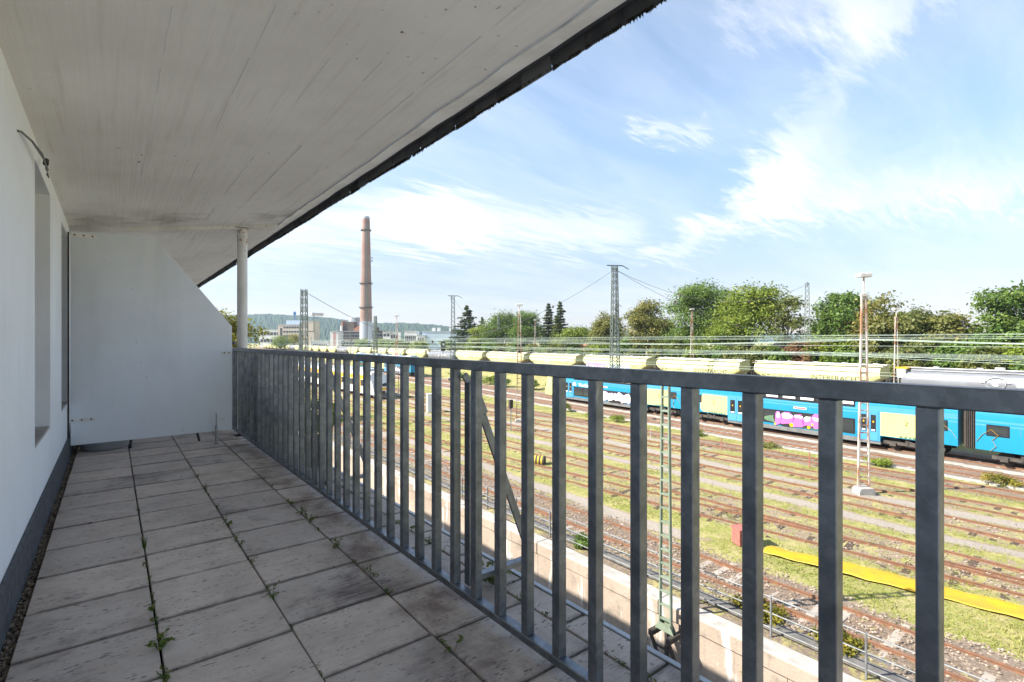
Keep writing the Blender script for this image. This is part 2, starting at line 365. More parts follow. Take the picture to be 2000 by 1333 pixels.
def m_net():
    q = NT('yellow_mesh'); g = q.n('ShaderNodeNewGeometry'); sp = q.n('ShaderNodeSeparateXYZ'); q.l(g.outputs['Position'], sp.inputs[0])
    a = q.math('ABSOLUTE', q.math('SINE', q.math('MULTIPLY', sp.outputs[0], 62.0))); c = q.math('ABSOLUTE', q.math('SINE', q.math('MULTIPLY', sp.outputs[1], 50.0)))
    hole = q.math('MULTIPLY', q.ramp(a, .45, .7), q.ramp(c, .45, .7))
    col = q.mix(q.ramp(q.noise(q.pos(), 2.2, 6, .65), .35, .7), (.64,.345,.012), (.50,.28,.03)); col = q.mix(q.math('MULTIPLY', hole, .55), col, (.26,.20,.03))
    return q.done(col, .6, 0, q.bump(hole, .4, .01), .3)
MT = dict(
 plaster=m_plaster(), ceiling=m_ceiling(), tile=m_tile(), galv=m_galv(), postpaint=m_postpaint(), slate=m_slate(), panel=m_panel(), retain=m_retain(), ground=m_ground(), brick=m_brick(), rust=m_rust(), glass=m_glass(),
 felt=simple('roofing_felt', (.115,.125,.14), (.07,.075,.085), 30, .8, bump=.4, bscale=200, spec=.3),
 trough=simple('dark_substrate', (.035,.032,.028), (.02,.018,.016), 30, .95),
 white_trim=simple('white_edge_band', (.88,.88,.87), (.74,.73,.71), 3, .7),
 steel=simple('zinc_plate', (.42,.44,.46), (.33,.35,.37), 10, .4, .6), screw=simple('rusty_screw', (.09,.07,.06), (.16,.09,.05), 80, .6, .4),
 black=simple('black_plastic', (.02,.02,.022), (.035,.035,.036), 20, .45), orange=simple('orange_handle', (.42,.17,.04), (.30,.11,.03), 30, .5),
 tub=simple('grey_plastic', (.46,.48,.52), (.40,.42,.46), 6, .45), cable=simple('cable_sheath', (.16,.165,.16), (.08,.08,.08), 40, .5),
 moss=simple('moss', (.05,.045,.03), (.03,.035,.015), 60, .95), pebble=simple('pebble', (.25,.20,.15), (.10,.08,.06), 25, .8, rvar=0),
 winframe=simple('white_window_frame', (.72,.72,.71), (.66,.66,.65), 5, .4), dark=simple('dark_interior', (.03,.03,.03), (.04,.04,.04), 3, .9),
 leaf_weed=m_leaf('weed_leaf', (.05,.10,.015), (.11,.17,.03), (.24,.20,.05)),
 leaf_green=m_leaf('green_leaf', (.06,.115,.022), (.12,.195,.035), (.20,.26,.055)),
 leaf_lime=m_leaf('lime_leaf', (.11,.165,.018), (.20,.255,.03), (.30,.30,.05)),
 leaf_autumn=m_leaf('autumn_leaf', (.105,.12,.032), (.20,.19,.05), (.33,.235,.06)),
 leaf_yellow=m_leaf('yellow_leaf', (.12,.125,.018), (.28,.235,.025), (.42,.27,.03)),
 leaf_dark=m_leaf('needle', (.028,.05,.024), (.052,.082,.036), (.12,.12,.05)),
 leaf_olive=m_leaf('shrub_leaf', (.075,.10,.028), (.145,.16,.042), (.25,.21,.06)),
 leaf_red=m_leaf('copper_leaf', (.13,.06,.035), (.22,.11,.06), (.30,.18,.09)),
 blade=m_leaf('grass_blade', (.17,.20,.038), (.295,.30,.082), (.44,.375,.17)),
 bark=simple('bark', (.10,.08,.06), (.055,.045,.035), 6, .95, stretch=(1,1,.2), kind='obj'),
 copes=simple('coping_concrete', (.42,.395,.36), (.32,.295,.265), 2.5, .9, bump=.3, bscale=25),
 concrete=simple('concrete', (.42,.40,.37), (.30,.28,.26), 3, .9, bump=.3, bscale=20), conc_sleeper=simple('concrete_sleeper', (.40,.35,.30), (.28,.24,.20), 4, .9, rvar=.8),
 wood_sleeper=simple('timber_sleeper', (.115,.075,.05), (.06,.042,.03), 5, .95, stretch=(1,5,1), rvar=.7, kind='obj'),
 pale_lane=simple('pale_bounce_lane', (.38,.37,.35), (.30,.29,.275), 3, .95), stone=simple('ballast_stone', (.34,.27,.215), (.17,.13,.10), 3.0, .9), fence=simple('fence_steel', (.27,.28,.28), (.20,.20,.20), 6, .5, .5),  # unseen lane is made pale to bounce light up into the balcony
 duct=simple('cable_duct', (.16,.15,.14), (.10,.095,.09), 3, .9),
 mastgreen=simple('mast_green_paint', (.22,.265,.19), (.16,.20,.14), 3, .55), mastgrey=simple('mast_grey_paint', (.17,.20,.175), (.11,.13,.115), 3, .6),
 ironblack=simple('black_iron', (.035,.03,.028), (.06,.045,.035), 8, .8), 
 lamprust=simple('rust_streaked_white_paint', (.62,.56,.50), (.36,.17,.09), 1.1, .6, stretch=(1,1,.5), lo=.42, hi=.6), lampwhite=simple('lamp_white', (.66,.66,.64), (.55,.5,.45), 2.5, .5),
 signred=simple('red_paint', (.42,.14,.11), (.30,.10,.08), 6, .7), yellowmesh=m_net(),
 stripe_y=simple('warning_yellow', (.62,.42,.04), (.5,.34,.04), 10, .6),
 t_blue=simple('train_blue', (.012,.225,.385), (.016,.175,.30), 1.3, .3, stretch=(1,2.2,.35), lo=.45, hi=.8, detail=8), t_lblue=simple('train_pale_blue', (.07,.28,.52), (.06,.26,.49), .5, .28), t_cream=simple('train_cream', (.62,.58,.22), (.57,.54,.20), .5, .3),
 t_roof=simple('train_roof', (.40,.46,.50), (.33,.38,.41), .6, .5), t_under=simple('train_underframe', (.045,.04,.037), (.085,.07,.055), 2.5, .8), t_skirt=simple('train_skirt', (.16,.165,.16), (.12,.12,.115), 2, .5), t_band=simple('train_window_band', (.018,.02,.022), (.03,.03,.03), 1, .12),
 t_white=simple('train_white', (.76,.76,.74), (.68,.68,.66), .5, .3), t_yellow=simple('train_yellow', (.80,.45,.012), (.74,.42,.012), .5, .3), t_orange=simple('orange_line', (.75,.38,.02), (.7,.35,.02), 1, .4),
 g_pink=simple('graffiti_pink', (.55,.13,.45), (.45,.12,.42), 1.2, .5), g_white=simple('graffiti_white', (.80,.78,.76), (.72,.66,.70), 1.5, .5), g_lav=simple('graffiti_lavender', (.42,.36,.60), (.55,.46,.66), 1.5, .5), g_teal=simple('graffiti_teal', (.25,.45,.47), (.42,.58,.55), 1.5, .5), g_green=simple('graffiti_green', (.07,.16,.11), (.12,.2,.1), 1.5, .5), g_black=simple('graffiti_black', (.02,.015,.02), None, 1, .5),
 w_yellow=simple('hopper_yellow', (.57,.56,.285), (.42,.40,.19), .9, .42, stretch=(1,1.6,.3), lo=.45, hi=.85, detail=8), w_grey=simple('tank_grey', (.19,.20,.225), (.155,.16,.18), .4, .4), w_walk=simple('catwalk', (.58,.58,.55), (.4,.4,.38), 1, .6), w_text=simple('dark_olive_print', (.10,.095,.03), None, 1, .6), w_white=simple('white_print', (.82,.82,.82), None, 1, .5), w_blue=simple('blue_board', (.07,.2,.42), None, 1, .5), w_red=simple('red_board', (.62,.16,.18), None, 1, .5),
 b_beige=simple('beige_facade', (.60,.52,.43), (.54,.47,.39), .1, .9), b_white=simple('white_facade', (.74,.74,.73), (.66,.66,.66), .1, .9), b_grey=simple('grey_facade', (.42,.44,.46), (.36,.38,.40), .1, .9), b_dark=simple('dark_cladding', (.12,.10,.09), (.17,.13,.11), .15, .8), b_orange=simple('orange_facade', (.52,.25,.15), (.46,.22,.14), .1, .9), b_pink=simple('pink_facade', (.58,.33,.29), None, .1, .9), b_blue=simple('pale_blue_facade', (.50,.60,.70), (.44,.54,.64), .1, .7), b_silver=simple('silver_cladding', (.46,.49,.54), (.38,.41,.46), .08, .4, .3), b_roof=simple('roof_tile', (.30,.15,.10), (.22,.12,.09), 1, .9),
 hill=None, wire=simple('copper_wire', (.55,.66,.58), None, 1, .5), wired=simple('steel_wire', (.16,.17,.17), None, 1, .5), insul=simple('insulator', (.10,.06,.05), None, 1, .3),
)
def m_hill():
    q = NT('forest_hill'); v = q.pos()
    vr = q.n('ShaderNodeTexVoronoi'); vr.inputs['Scale'].default_value = .07; q.l(v, vr.inputs['Vector'])
    col = q.mix(q.ramp(q.noise(v, .02, 6, .65), .35, .65), (.045,.075,.03), (.075,.10,.035)); col = q.mix(vr.outputs['Distance'], col, (.03,.05,.025))
    return q.done(col, .95, 0, q.bump(vr.outputs['Distance'], 1.0, 8), .1)
MT['hill'] = m_hill()

# ================================================================== THE BUILDING WITH ITS BALCONY
YA, YB = -1.2, 34.0
house = thing('apartment_house', (0,0,0), 'white plastered apartment house whose recessed balcony and concrete roof overhang fill the left', 'building')
def wall():
    b = MB(); x0, x1 = -.636, -.336; zt = 2.30
    op = [(3.84,4.73),(5.72,6.50),(9.2,10.4)]; y = YA
    for a, c in op:
        b.box(x0,x1,y,a,-.1,zt); b.box(x0,x1,a,c,-.1,.53); b.box(x0,x1,a,c,2.14,zt); y = c
    b.box(x0,x1,y,YB,-.1,zt); b.build('wall', MT['plaster'], house)
    b = MB(); b.box(-12,-.95,YA,YB,-.1,2.9); b.build('inner_wall', MT['dark'], house)
    b = MB(); b.box(-12,1.52,YA,YB,-12.2,-.14); b.build('lower_storeys', MT['plaster'], house)
    for a, c in op:
        f = MB(); X = -.52
        f.box(X-.03,X+.03,a,a+.07,.53,2.14); f.box(X-.03,X+.03,c-.07,c,.53,2.14); f.box(X-.03,X+.03,a+.07,c-.07,.53,.60); f.box(X-.03,X+.03,a+.07,c-.07,2.07,2.14)
        fo = f.build('window_frame', MT['winframe'], house, bevel=.004)
        g = MB(); g.box(X-.006,X+.006,a+.07,c-.07,.60,2.07); g.build('pane', MT['glass'], fo)
        sl = MB(); sl.box(-.49,-.34,a+.002,c-.002,.531,.545); sl.build('window_sill', MT['concrete'], fo)
wall()
sk = MB(); sk.box(-.336,-.322,YA,YB,-.06,.205); sk.build('base_flashing', MT['felt'], house, bevel=.003)
def ceil_z(x): return 2.257+.161*(x+.336)
def overhang():
    for (a, c, dz) in ((YA, 6.72, 0.0), (6.72, YB, -.04)):
        b = MB(); xs = [-.94,-.336,.2,.7,1.2,1.61]
        top = [(1.74, 2.86), (-.94, 2.70)]
        poly = [(x, ceil_z(x)+dz) for x in xs]+[(1.61,2.64),(1.74,2.64)]+top
        b.prism(poly, 'y', a, c); b.build('roof_slab', MT['ceiling'], house)
    b = MB(); 
    rng = np.random.default_rng(3); ys = np.arange(YA, YB, .22); pts = [(1.605+.006*rng.standard_normal(), 1.718+.004*rng.standard_normal()) for _ in ys]
    vs = []; 
    for y, (xa, xb) in zip(ys, pts):
        vs += [(xa, y, ceil_z(xa)-.012), (xb, y, ceil_z(xb)-.006), (xb, y, 2.66), (xa, y, 2.66)]
    fs = []
    for k in range(len(ys)-1):
        o = 4*k
        for i in range(4): fs.append((o+i, o+(i+1)%4, o+4+(i+1)%4, o+4+i))
    b.add(vs, fs); b.build('eaves_band', MT['white_trim'], house)
    b = MB(); b.prism([(1.74,2.62),(1.79,2.62),(1.86,2.66),(1.86,2.70),(-11,6.2),(-11,6.0),(1.5,2.78)], 'y', YA, YB); b.build('roof_deck', MT['slate'], house)
    b = MB(); b.box(1.816,1.836,YA,YB,2.60,2.70); b.build('fascia_board', MT['slate'], house)
    sm = MB(); sm.box(-.006,.006,.0015,.2365,-.070,.055); sme = sm.mesh('slate', MT['slate'], bevel=.002)
    sm2 = MB(); sm2.prism([(.0015,-.062),(.06,-.070),(.17,-.066),(.2365,-.073),(.2365,.055),(.002,.055)], 'x', -.006, .006); sme2 = sm2.mesh('slate', MT['slate'], bevel=.002)
    for n in range(-11, 136):
        o = link('slate', sme if random.random() < .5 else sme2, house, (1.80+.006*(n%2)+random.uniform(-.005,.005), 1.478+.238*n, 2.618+random.uniform(-.003,.003)))
        o.rotation_euler = (R(random.uniform(-.9,.9)), R(random.uniform(-5,2)), R(random.uniform(-.7,.7)))
    # moss and rotted crumbs hanging off the lower slate edges
    rng = np.random.default_rng(11); b = MB()
    for _ in range(6500):
        y = rng.uniform(.4, 16); clump = .5+.5*math.sin(y*2.1)+.5*math.sin(y*5.3+1)
        if rng.uniform() > .5+.5*max(0, clump): continue
        h = rng.uniform(.005,.013)*(1+.7*max(0, clump)); w = rng.uniform(.004,.011); x = 1.80+rng.uniform(-.008,.010); z = 2.552
        b.add([(x-.005,y-w,z+.004),(x+.005,y+w,z+.004),(x,y+rng.uniform(-w,w),z-h),(x+.006,y,z+.006)], [(0,1,2),(1,3,2),(3,0,2)])
    tag(b.build('moss', MT['moss'], house), kind='stuff')
    # ridges that the formwork boards left in the soffit
    for k, x in enumerate((.172,.483,.787,1.023,1.325)):
        y = 1.6
        while y < 9:
            l = random.uniform(.12,.7)
            if random.random() < (.85 if k == 0 else .55) and not (6.4 < y+l and y < 6.75):
                w = random.uniform(.002,.005); dz = -.04 if y > 6.72 else 0; jx = random.uniform(-.004,.004)
                z = ceil_z(x+jx)+dz
                b = MB(); b.add([(x+jx-w,y,z+.002),(x+jx,y,z-random.uniform(.002,.0045)),(x+jx+w,y,z+.002),(x+jx-w,y+l,z+.002),(x+jx+.002,y+l,z-.002),(x+jx+w,y+l,z+.002)], [(0,1,4,3),(1,2,5,4)]); b.build('formwork_ridge', MT['ceiling'], house)
            y += l+random.uniform(0,.15)
overhang()

# ---- balcony floor: slabs laid on a dark bed
floor = structure(link('balcony_floor', None, None, (0,0,0)))
b = MB(); b.box(-.336,1.535,YA,YB,-.14,-.045); b.build('substrate', MT['trough'], floor)
b = MB(); b.box(1.535,1.56,YA,YB,-.20,.004); b.build('edge_flashing', MT['steel'], floor, bevel=.002)
def tiles():
    cols = [(-.282,.134),(.142,.552),(.560,.968),(.977,1.396),(1.406,1.532)]; cache = {}
    for ci, (xa, xb) in enumerate(cols):
        off = [0,.015,.06,.03,.20][ci]
        for r in range(-8, 68):
            y = 2.48+.405*r+off; w = xb-xa
            if ci not in cache:
                m = MB(); m.box(-w/2,w/2,-.196,.196,-.04,0); cache[ci] = m.mesh('paving_slab', MT['tile'], bevel=.0025)
            o = link('paving_slab', cache[ci], floor, ((xa+xb)/2+random.uniform(-.0015,.0015), y+.2025, random.uniform(-.0025,.0015)))
            o.rotation_euler = (R(random.uniform(-.25,.25)), R(random.uniform(-.22,.22)), R(random.uniform(-.22,.22)))
tiles()
def leaf_quads(name, C, Nrm, size, tint, mat, parent=None, aspect=.6, rng=None):
    rng = rng or np.random.default_rng(1); n = len(C)
    Nn = Nrm/np.maximum(1e-6, np.linalg.norm(Nrm, axis=1, keepdims=True))
    t = rng.standard_normal((n,3)); A = np.cross(Nn, t); A /= np.maximum(1e-6, np.linalg.norm(A, axis=1, keepdims=True)); B = np.cross(Nn, A)
    s = (size if np.ndim(size) else np.full(n, size))[:,None]
    V = np.stack([C-A*s, C-B*s*aspect, C+A*s, C+B*s*aspect], 1).reshape(-1,3).astype(np.float32)
    me = bpy.data.meshes.new(name); me.vertices.add(4*n); me.vertices.foreach_set('co', V.ravel()); me.loops.add(4*n); me.loops.foreach_set('vertex_index', np.arange(4*n, dtype=np.int32))
    me.polygons.add(n); me.polygons.foreach_set('loop_start', np.arange(0,4*n,4, dtype=np.int32))
    try: me.polygons.foreach_set('loop_total', np.full(n, 4, dtype=np.int32))
    except Exception: pass
    me.update(calc_edges=True); a = me.attributes.new('tint', 'FLOAT', 'FACE'); a.data.foreach_set('value', np.clip(tint, 0, 1).astype(np.float32)); me.materials.append(mat); me.validate()
    return link(name, me, parent)
# pebble strip between wall and slabs
def pebbles():
    rng = np.random.default_rng(5); b = MB()
    for _ in range(2800):
        y = 1.9+5.3*rng.uniform()**1.3; x = rng.uniform(-.322,-.286); r = rng.uniform(.004,.011); z = -.032+rng.uniform(0,.02)
        pts = [(x+r*dx*rng.uniform(.7,1.3), y+r*dy*rng.uniform(.7,1.5), z+r*dz*rng.uniform(.5,.9)) for dx,dy,dz in ((1,0,0),(-1,0,0),(0,1,0),(0,-1,0),(0,0,1),(0,0,-1))]
        b.add(pts, [(0,2,4),(2,1,4),(1,3,4),(3,0,4),(2,0,5),(1,2,5),(3,1,5),(0,3,5)])
    o = b.build('pebble_strip', MT['pebble'], None); tag(o, 'strip of brown pebbles between white wall and the floor slabs', 'gravel', kind='stuff')
pebbles()
# weeds in the joints
def weed(x, y, size, n, seed, label, grass=False, z=0.0):
    rng = np.random.default_rng(seed); t = thing('weed', (x, y, z), label, 'weed', 'weeds in the slab joints')
    if grass:
        b = MB()
        for _ in range(n):
            a = rng.uniform(0, 6.28); l = size*rng.uniform(.6,1.1); dx, dy = math.cos(a), math.sin(a); s = rng.uniform(.05,.35)
            p = Vector((dx*.004, dy*.004, -.02)); q = p+Vector((dx*s*l*.4, dy*s*l*.4, l*.6)); e = p+Vector((dx*s*l, dy*s*l, l)); w = Vector((-dy,dx,0))*.0018
            b.add([p-w,p+w,q+w*.8,q-w*.8,e], [(0,1,2,3),(3,2,4)])
        o = b.build('blades', MT['leaf_weed'], t); return
    C = []; Nn = []; S = []; st = MB()
    for k in range(max(2, n//7)):
        a = rng.uniform(0, 6.28); L_ = size*rng.uniform(.5,1.1); e = np.array([math.cos(a)*L_*.55, math.sin(a)*L_*.9, L_*rng.uniform(.35,.8)])
        st.tube([(0,0,-.03), tuple(e*.5+np.array([0,0,.01])), tuple(e)], .0012, 4)
        for j in range(7):
            f = rng.uniform(.45,1.05); C.append(e*f+rng.normal(0,.10*size,3)*np.array([1,1,.5])); Nn.append(np.array([rng.normal(0,.5), rng.normal(0,.5), 1])); S.append(size*rng.uniform(.07,.16))
    C = np.array(C); C[:,2] = np.maximum(C[:,2], .004)
    leaf_quads('leaves', C, np.array(Nn), np.array(S), rng.uniform(0,1,len(C)), MT['leaf_weed'], t, .7, rng)
    st.build('stems', MT['leaf_weed'], t)
W1, W2, W3, W4 = .138, .556, .972, 1.401
JW = 'low green weed sprouting from a dark joint between floor slabs'
wl = [(W1,2.02,.055,28,'clover-like weed in the joint at the bottom edge of the picture'),(W1,2.27,.07,80,'largest bushy weed in the first slab joint right of the wall'),(W1,2.50,.05,26,JW),(W1,2.62,.055,30,JW),(W1,2.95,.03,16,JW),(W1,3.12,.045,20,JW),
      (W2,2.42,.07,30,JW),(W2,2.86,.05,22,JW),(W2,3.15,.05,22,JW),(W2,3.25,.06,24,JW),(W2,3.52,.07,46,JW),(W2,3.95,.04,18,JW),(W2,4.9,.05,22,JW),
      (W3,1.58,.085,26,'reddish weed in the slab joint nearest the railing'),(W3,2.12,.05,22,JW),(W3,2.32,.06,30,JW),(W3,2.52,.04,18,JW),(W3,2.78,.07,36,JW),(W3,3.28,.07,50,JW),(W3,3.46,.06,40,JW),(W3,3.72,.06,40,JW),(W3,4.5,.04,20,JW),(W1,1.8,.05,20,JW),
      (W4,1.92,.13,120,'big leafy dandelion-like weed outside the railing near the first brace')]
jn = {W1: 'first', W2: 'second', W3: 'third'}; cnt = {}
for i, (x, y, s, n, lb) in sorted(enumerate(wl), key=lambda e: e[1][1]):
    if lb is JW: cnt[x] = cnt.get(x, 0)+1; lb = f'low green weed, {ordinal(cnt[x])} small one along the {jn[x]} long slab joint'
    weed(x, y, s, n, 40+i, lb)
for i in range(34):
    y = .9+.135*i+random.uniform(-.03,.03)
    if abs(y-1.92) > .1: weed(W4, y, random.uniform(.025,.06), random.randint(14,36), 90+i, f'low green weed in the joint outside the railing, {ordinal(i+1)} counted away from the camera')
kk = {}
for x in (W1, W2, W3):
    for j in range(9):
        y = 1.75+j*.36+random.uniform(-.12,.12)
        kk[x] = kk.get(x, 0)+1; weed(x, y, random.uniform(.018,.032), random.randint(12,24), 600+int(x*100)*10+j, f'tiny green sprout, {ordinal(kk[x])} tiny one along the {jn[x]} long slab joint')
weed(W1, 3.42, .10, 22, 201, 'small upright grass tuft in the first slab joint', True); weed(W2, 4.42, .10, 14, 202, 'small upright grass tuft in the second slab joint', True)

# ---- railing
rail = thing('railing', (1.18, 0, 0), 'galvanised steel balcony railing with square bars and outward braces', 'railing')
b = MB(); b.box(-.02,.02,-1.2,30,1.01,1.05); b.build('top_rail', MT['galv'], rail, bevel=.003)
b = MB(); b.box(-.02,.02,-1.2,30,.045,.075); b.build('bottom_rail', MT['galv'], rail, bevel=.003)
b = MB(); b.box(-.0175,.0175,-.0175,.0175,.075,1.01); bal = b.mesh('baluster', MT['galv'], bevel=.002)
for n in range(-8, 181):
    o = link('baluster', bal, rail, (0, .256+.164*n, 0)); o.rotation_euler = (0, 0, R(random.uniform(-1.2,1.2)))
wb = MB(); wb.box(-.022,.022,-.022,.022,0,.006)
for i, y in enumerate((-.07,1.86,3.79,5.72,7.65,9.58,11.51)):
    b = MB(); b.box(.035,.062,y-.02,y+.02,.065,.95); po = b.build('brace_post', MT['galv'], rail, bevel=.003)
    b = MB(); b.bar((.04,y,.088),(.385,y,.088),.04,.025); b.build('floor_strut', MT['galv'], po, bevel=.002)
    b = MB()
    pts = [(.022,y,.985),(.06,y,.93),(.12,y,.80),(.36,y,.20),(.382,y,.12),(.385,y,-.06)]; ws = [.03,.06,.036,.034,.034]
    for k in range(len(pts)-1): b.bar(pts[k], pts[k+1], .012, ws[k], (1,0,0))
    b.build('diagonal_brace', MT['galv'], po, bevel=.0015)

# ---- corner post
post = thing('roof_post', (1.228, 6.79, 0), 'round white steel post with flaking paint carrying the roof beside the panel', 'post')
b = MB(); b.cyl((0,0,.055),(0,0,2.52),.056,n=24); b.build('shaft', MT['postpaint'], post, smooth=True)
b = MB(); b.cyl((0,0,-.01),(0,0,.06),.045,n=20); b.box(-.08,.08,-.08,.08,-.002,.008); b.build('base', MT['ironblack'], post, smooth=True)
b = MB(); b.box(-.09,.07,-.07,.07,2.475,2.485); b.build('head_plate', MT['postpaint'], post)

# ---- privacy panel
pan = thing('privacy_panel', (0, 6.42, 0), 'white fibre-cement privacy panel with a slanted upper corner closing off the balcony', 'panel')
b = MB(); b.prism([(-.312,.13),(1.056,.138),(1.056,1.295),(.341,2.215),(-.312,2.18)], 'y', -.006, .006); b.build('board', MT['panel'], pan, bevel=.0015)
def strap(x0, x1, z, ang=0):
    s = MB(); s.box(x0,x1,-.0095,-.0062,z-.018,z+.018); so = s.build('bracket', MT['white_trim'], pan, bevel=.001)
    n = 3 if x1-x0 > .12 else 2
    for i in range(n):
        c = MB(); xx = x0+.03+(x1-x0-.06)*i/(n-1); c.cyl((xx,-.0096,z),(xx,-.013,z),.008,n=10); c.build('screw', MT['screw'], so)
strap(-.312,-.12,2.15); strap(-.33,-.13,.37); strap(.95,1.056,1.0)
b = MB(); b.bar((.90,-.016,.0),(.90,-.016,.20),.022,.012,(0,1,0)); b.cyl((.90,-.03,.0),(.90,-.03,.34),.006,n=8); b.box(.875,.925,-.05,.0,.0,.008); b.build('floor_bolt', MT['steel'], pan)
b = MB(); b.box(-.334,-.322,-.012,.012,.15,2.17); b.build('wall_profile', MT['ironblack'], pan)

# ---- things behind and beside the panel
tub = thing('plastic_tub', (-.06, 6.90, 0), 'round grey plastic tub whose rim shows under the white panel', 'tub')
b = MB(); b.lathe([(.19,.004),(.205,.02),(.235,.30),(.25,.30),(.25,.32),(.22,.32),(.19,.03)], 28); b.build('body', MT['tub'], tub, smooth=True)
ch = thing('garden_chair', (.46, 7.1, 0), 'black garden chair standing behind the panel with only its feet showing', 'chair')
for sx in (-.31,.31):
    b = MB(); b.tube([(sx,-.44,.012),(sx*.95,-.30,.14),(sx*.8,-.02,.44),(sx*.8,.2,.62)], .013, 8); b.build('leg', MT['black'], ch, smooth=True)
    b = MB(); b.tube([(sx,.40,.012),(sx*.9,.2,.25),(sx*.8,-.1,.43)], .013, 8); b.build('leg', MT['black'], ch, smooth=True)
b = MB(); b.box(-.23,.23,-.12,.30,.43,.45); b.build('seat', MT['black'], ch, bevel=.006)
b = MB(); b.box(-.23,.23,.26,.29,.52,.9); b.build('backrest', MT['black'], ch, bevel=.006)
st = thing('window_stick', (-.45, 6.1, .545), 'black stick leaning across the far window recess beside the panel', 'stick')
b = MB(); b.cyl((.06,-.36,.70),(.05,.36,.53),.013,n=10); b.build('rod', MT['black'], st)
br = thing('hand_brush', (-.40, 6.30, .545), 'orange wooden handled brush with thin wire standing on the far window sill', 'brush')
b = MB(); b.cyl((.0,.05,0),(-.02,-.02,.30),.016,.022,n=12); b.cyl((-.02,-.02,.30),(-.025,-.02,.34),.04,.034,n=12); b.build('handle', MT['orange'], br, smooth=True)
b = MB(); b.cyl((-.01,.0,.30),(-.035,-.05,.78),.004,n=6); b.build('wire', MT['steel'], br)
ca = thing('wall_cable', (-.336, 3.14, 2.07), 'loose grey cable sticking out of the white wall near the ceiling', 'cable')
b = MB(); b.tube([(-.02,0,0),(.012,.05,.012),(.03,.25,.035),(.045,.5,.05),(.05,.74,.03),(.035,.86,.06),(.03,.90,.10)], .005, 8); b.build('sheath', MT['cable'], ca, smooth=True)
b = MB(); b.tube([(.03,.25,.03),(.05,.55,.03),(.05,.80,.0),(.03,.92,.05)], .003, 6); b.build('strand', MT['cable'], ca, smooth=True)
b = MB(); b.cyl((.03,.89,.10),(.03,.92,.13),.014,n=10); b.build('connector', MT['black'], ca)
rd = thing('black_rod', (1.2, 7.7, 1.06), 'black metal rod reaching out over the railing behind the post', 'rod')
b = MB(); b.cyl((-.15,-.1,-.01),(.12,.25,.04),.014,n=8); b.cyl((.12,.25,.04),(.16,.32,.05),.022,n=8); b.build('shaft', MT['black'], rd)
def potted(x, y, zp, r, lh, seed, label):
    t = thing('potted_shrub', (x, y, 0), label, 'plant', 'potted shrubs outside the railing'); rng = np.random.default_rng(seed)
    b = MB(); b.lathe([(r*.75,zp[0]),(r,zp[1]),(r*1.06,zp[1]),(r*1.06,zp[1]-.02),(r*.9,zp[1]-.03)], 18); b.build('pot', MT['black'], t, smooth=True)
    n = 900; C = rng.normal(0,1,(n,3)); C /= np.linalg.norm(C,axis=1,keepdims=True); C *= (rng.uniform(.3,1,(n,1)))**.5; C *= np.array([.20,.30,lh/2]); C[:,2] += zp[1]+lh*.5
    C[:,0] = np.abs(C[:,0]+.02)*np.sign(C[:,0]+.02)
    leaf_quads('leaves', C, rng.normal(0,1,(n,3))+np.array([0,0,.6]), rng.uniform(.018,.034,n), rng.uniform(0,1,n), MT['leaf_lime'], t, .45, rng)
    b = MB(); 
    for _ in range(7):
        b.tube([(0,0,zp[1]-.03),(rng.uniform(-.06,.06),rng.uniform(-.1,.1),zp[1]+lh*.4),(rng.uniform(-.12,.12),rng.uniform(-.2,.2),zp[1]+lh*.8)], .004, 5)
    b.build('stems', MT['bark'], t)
potted(1.46, 4.75, (.0,.26), .11, .34, 1, 'leafy shrub in black pot on the ledge outside the railing, nearer one')
potted(1.46, 5.75, (.0,.24), .12, .62, 2, 'taller leafy shrub in black pot on the ledge, nearer the post')
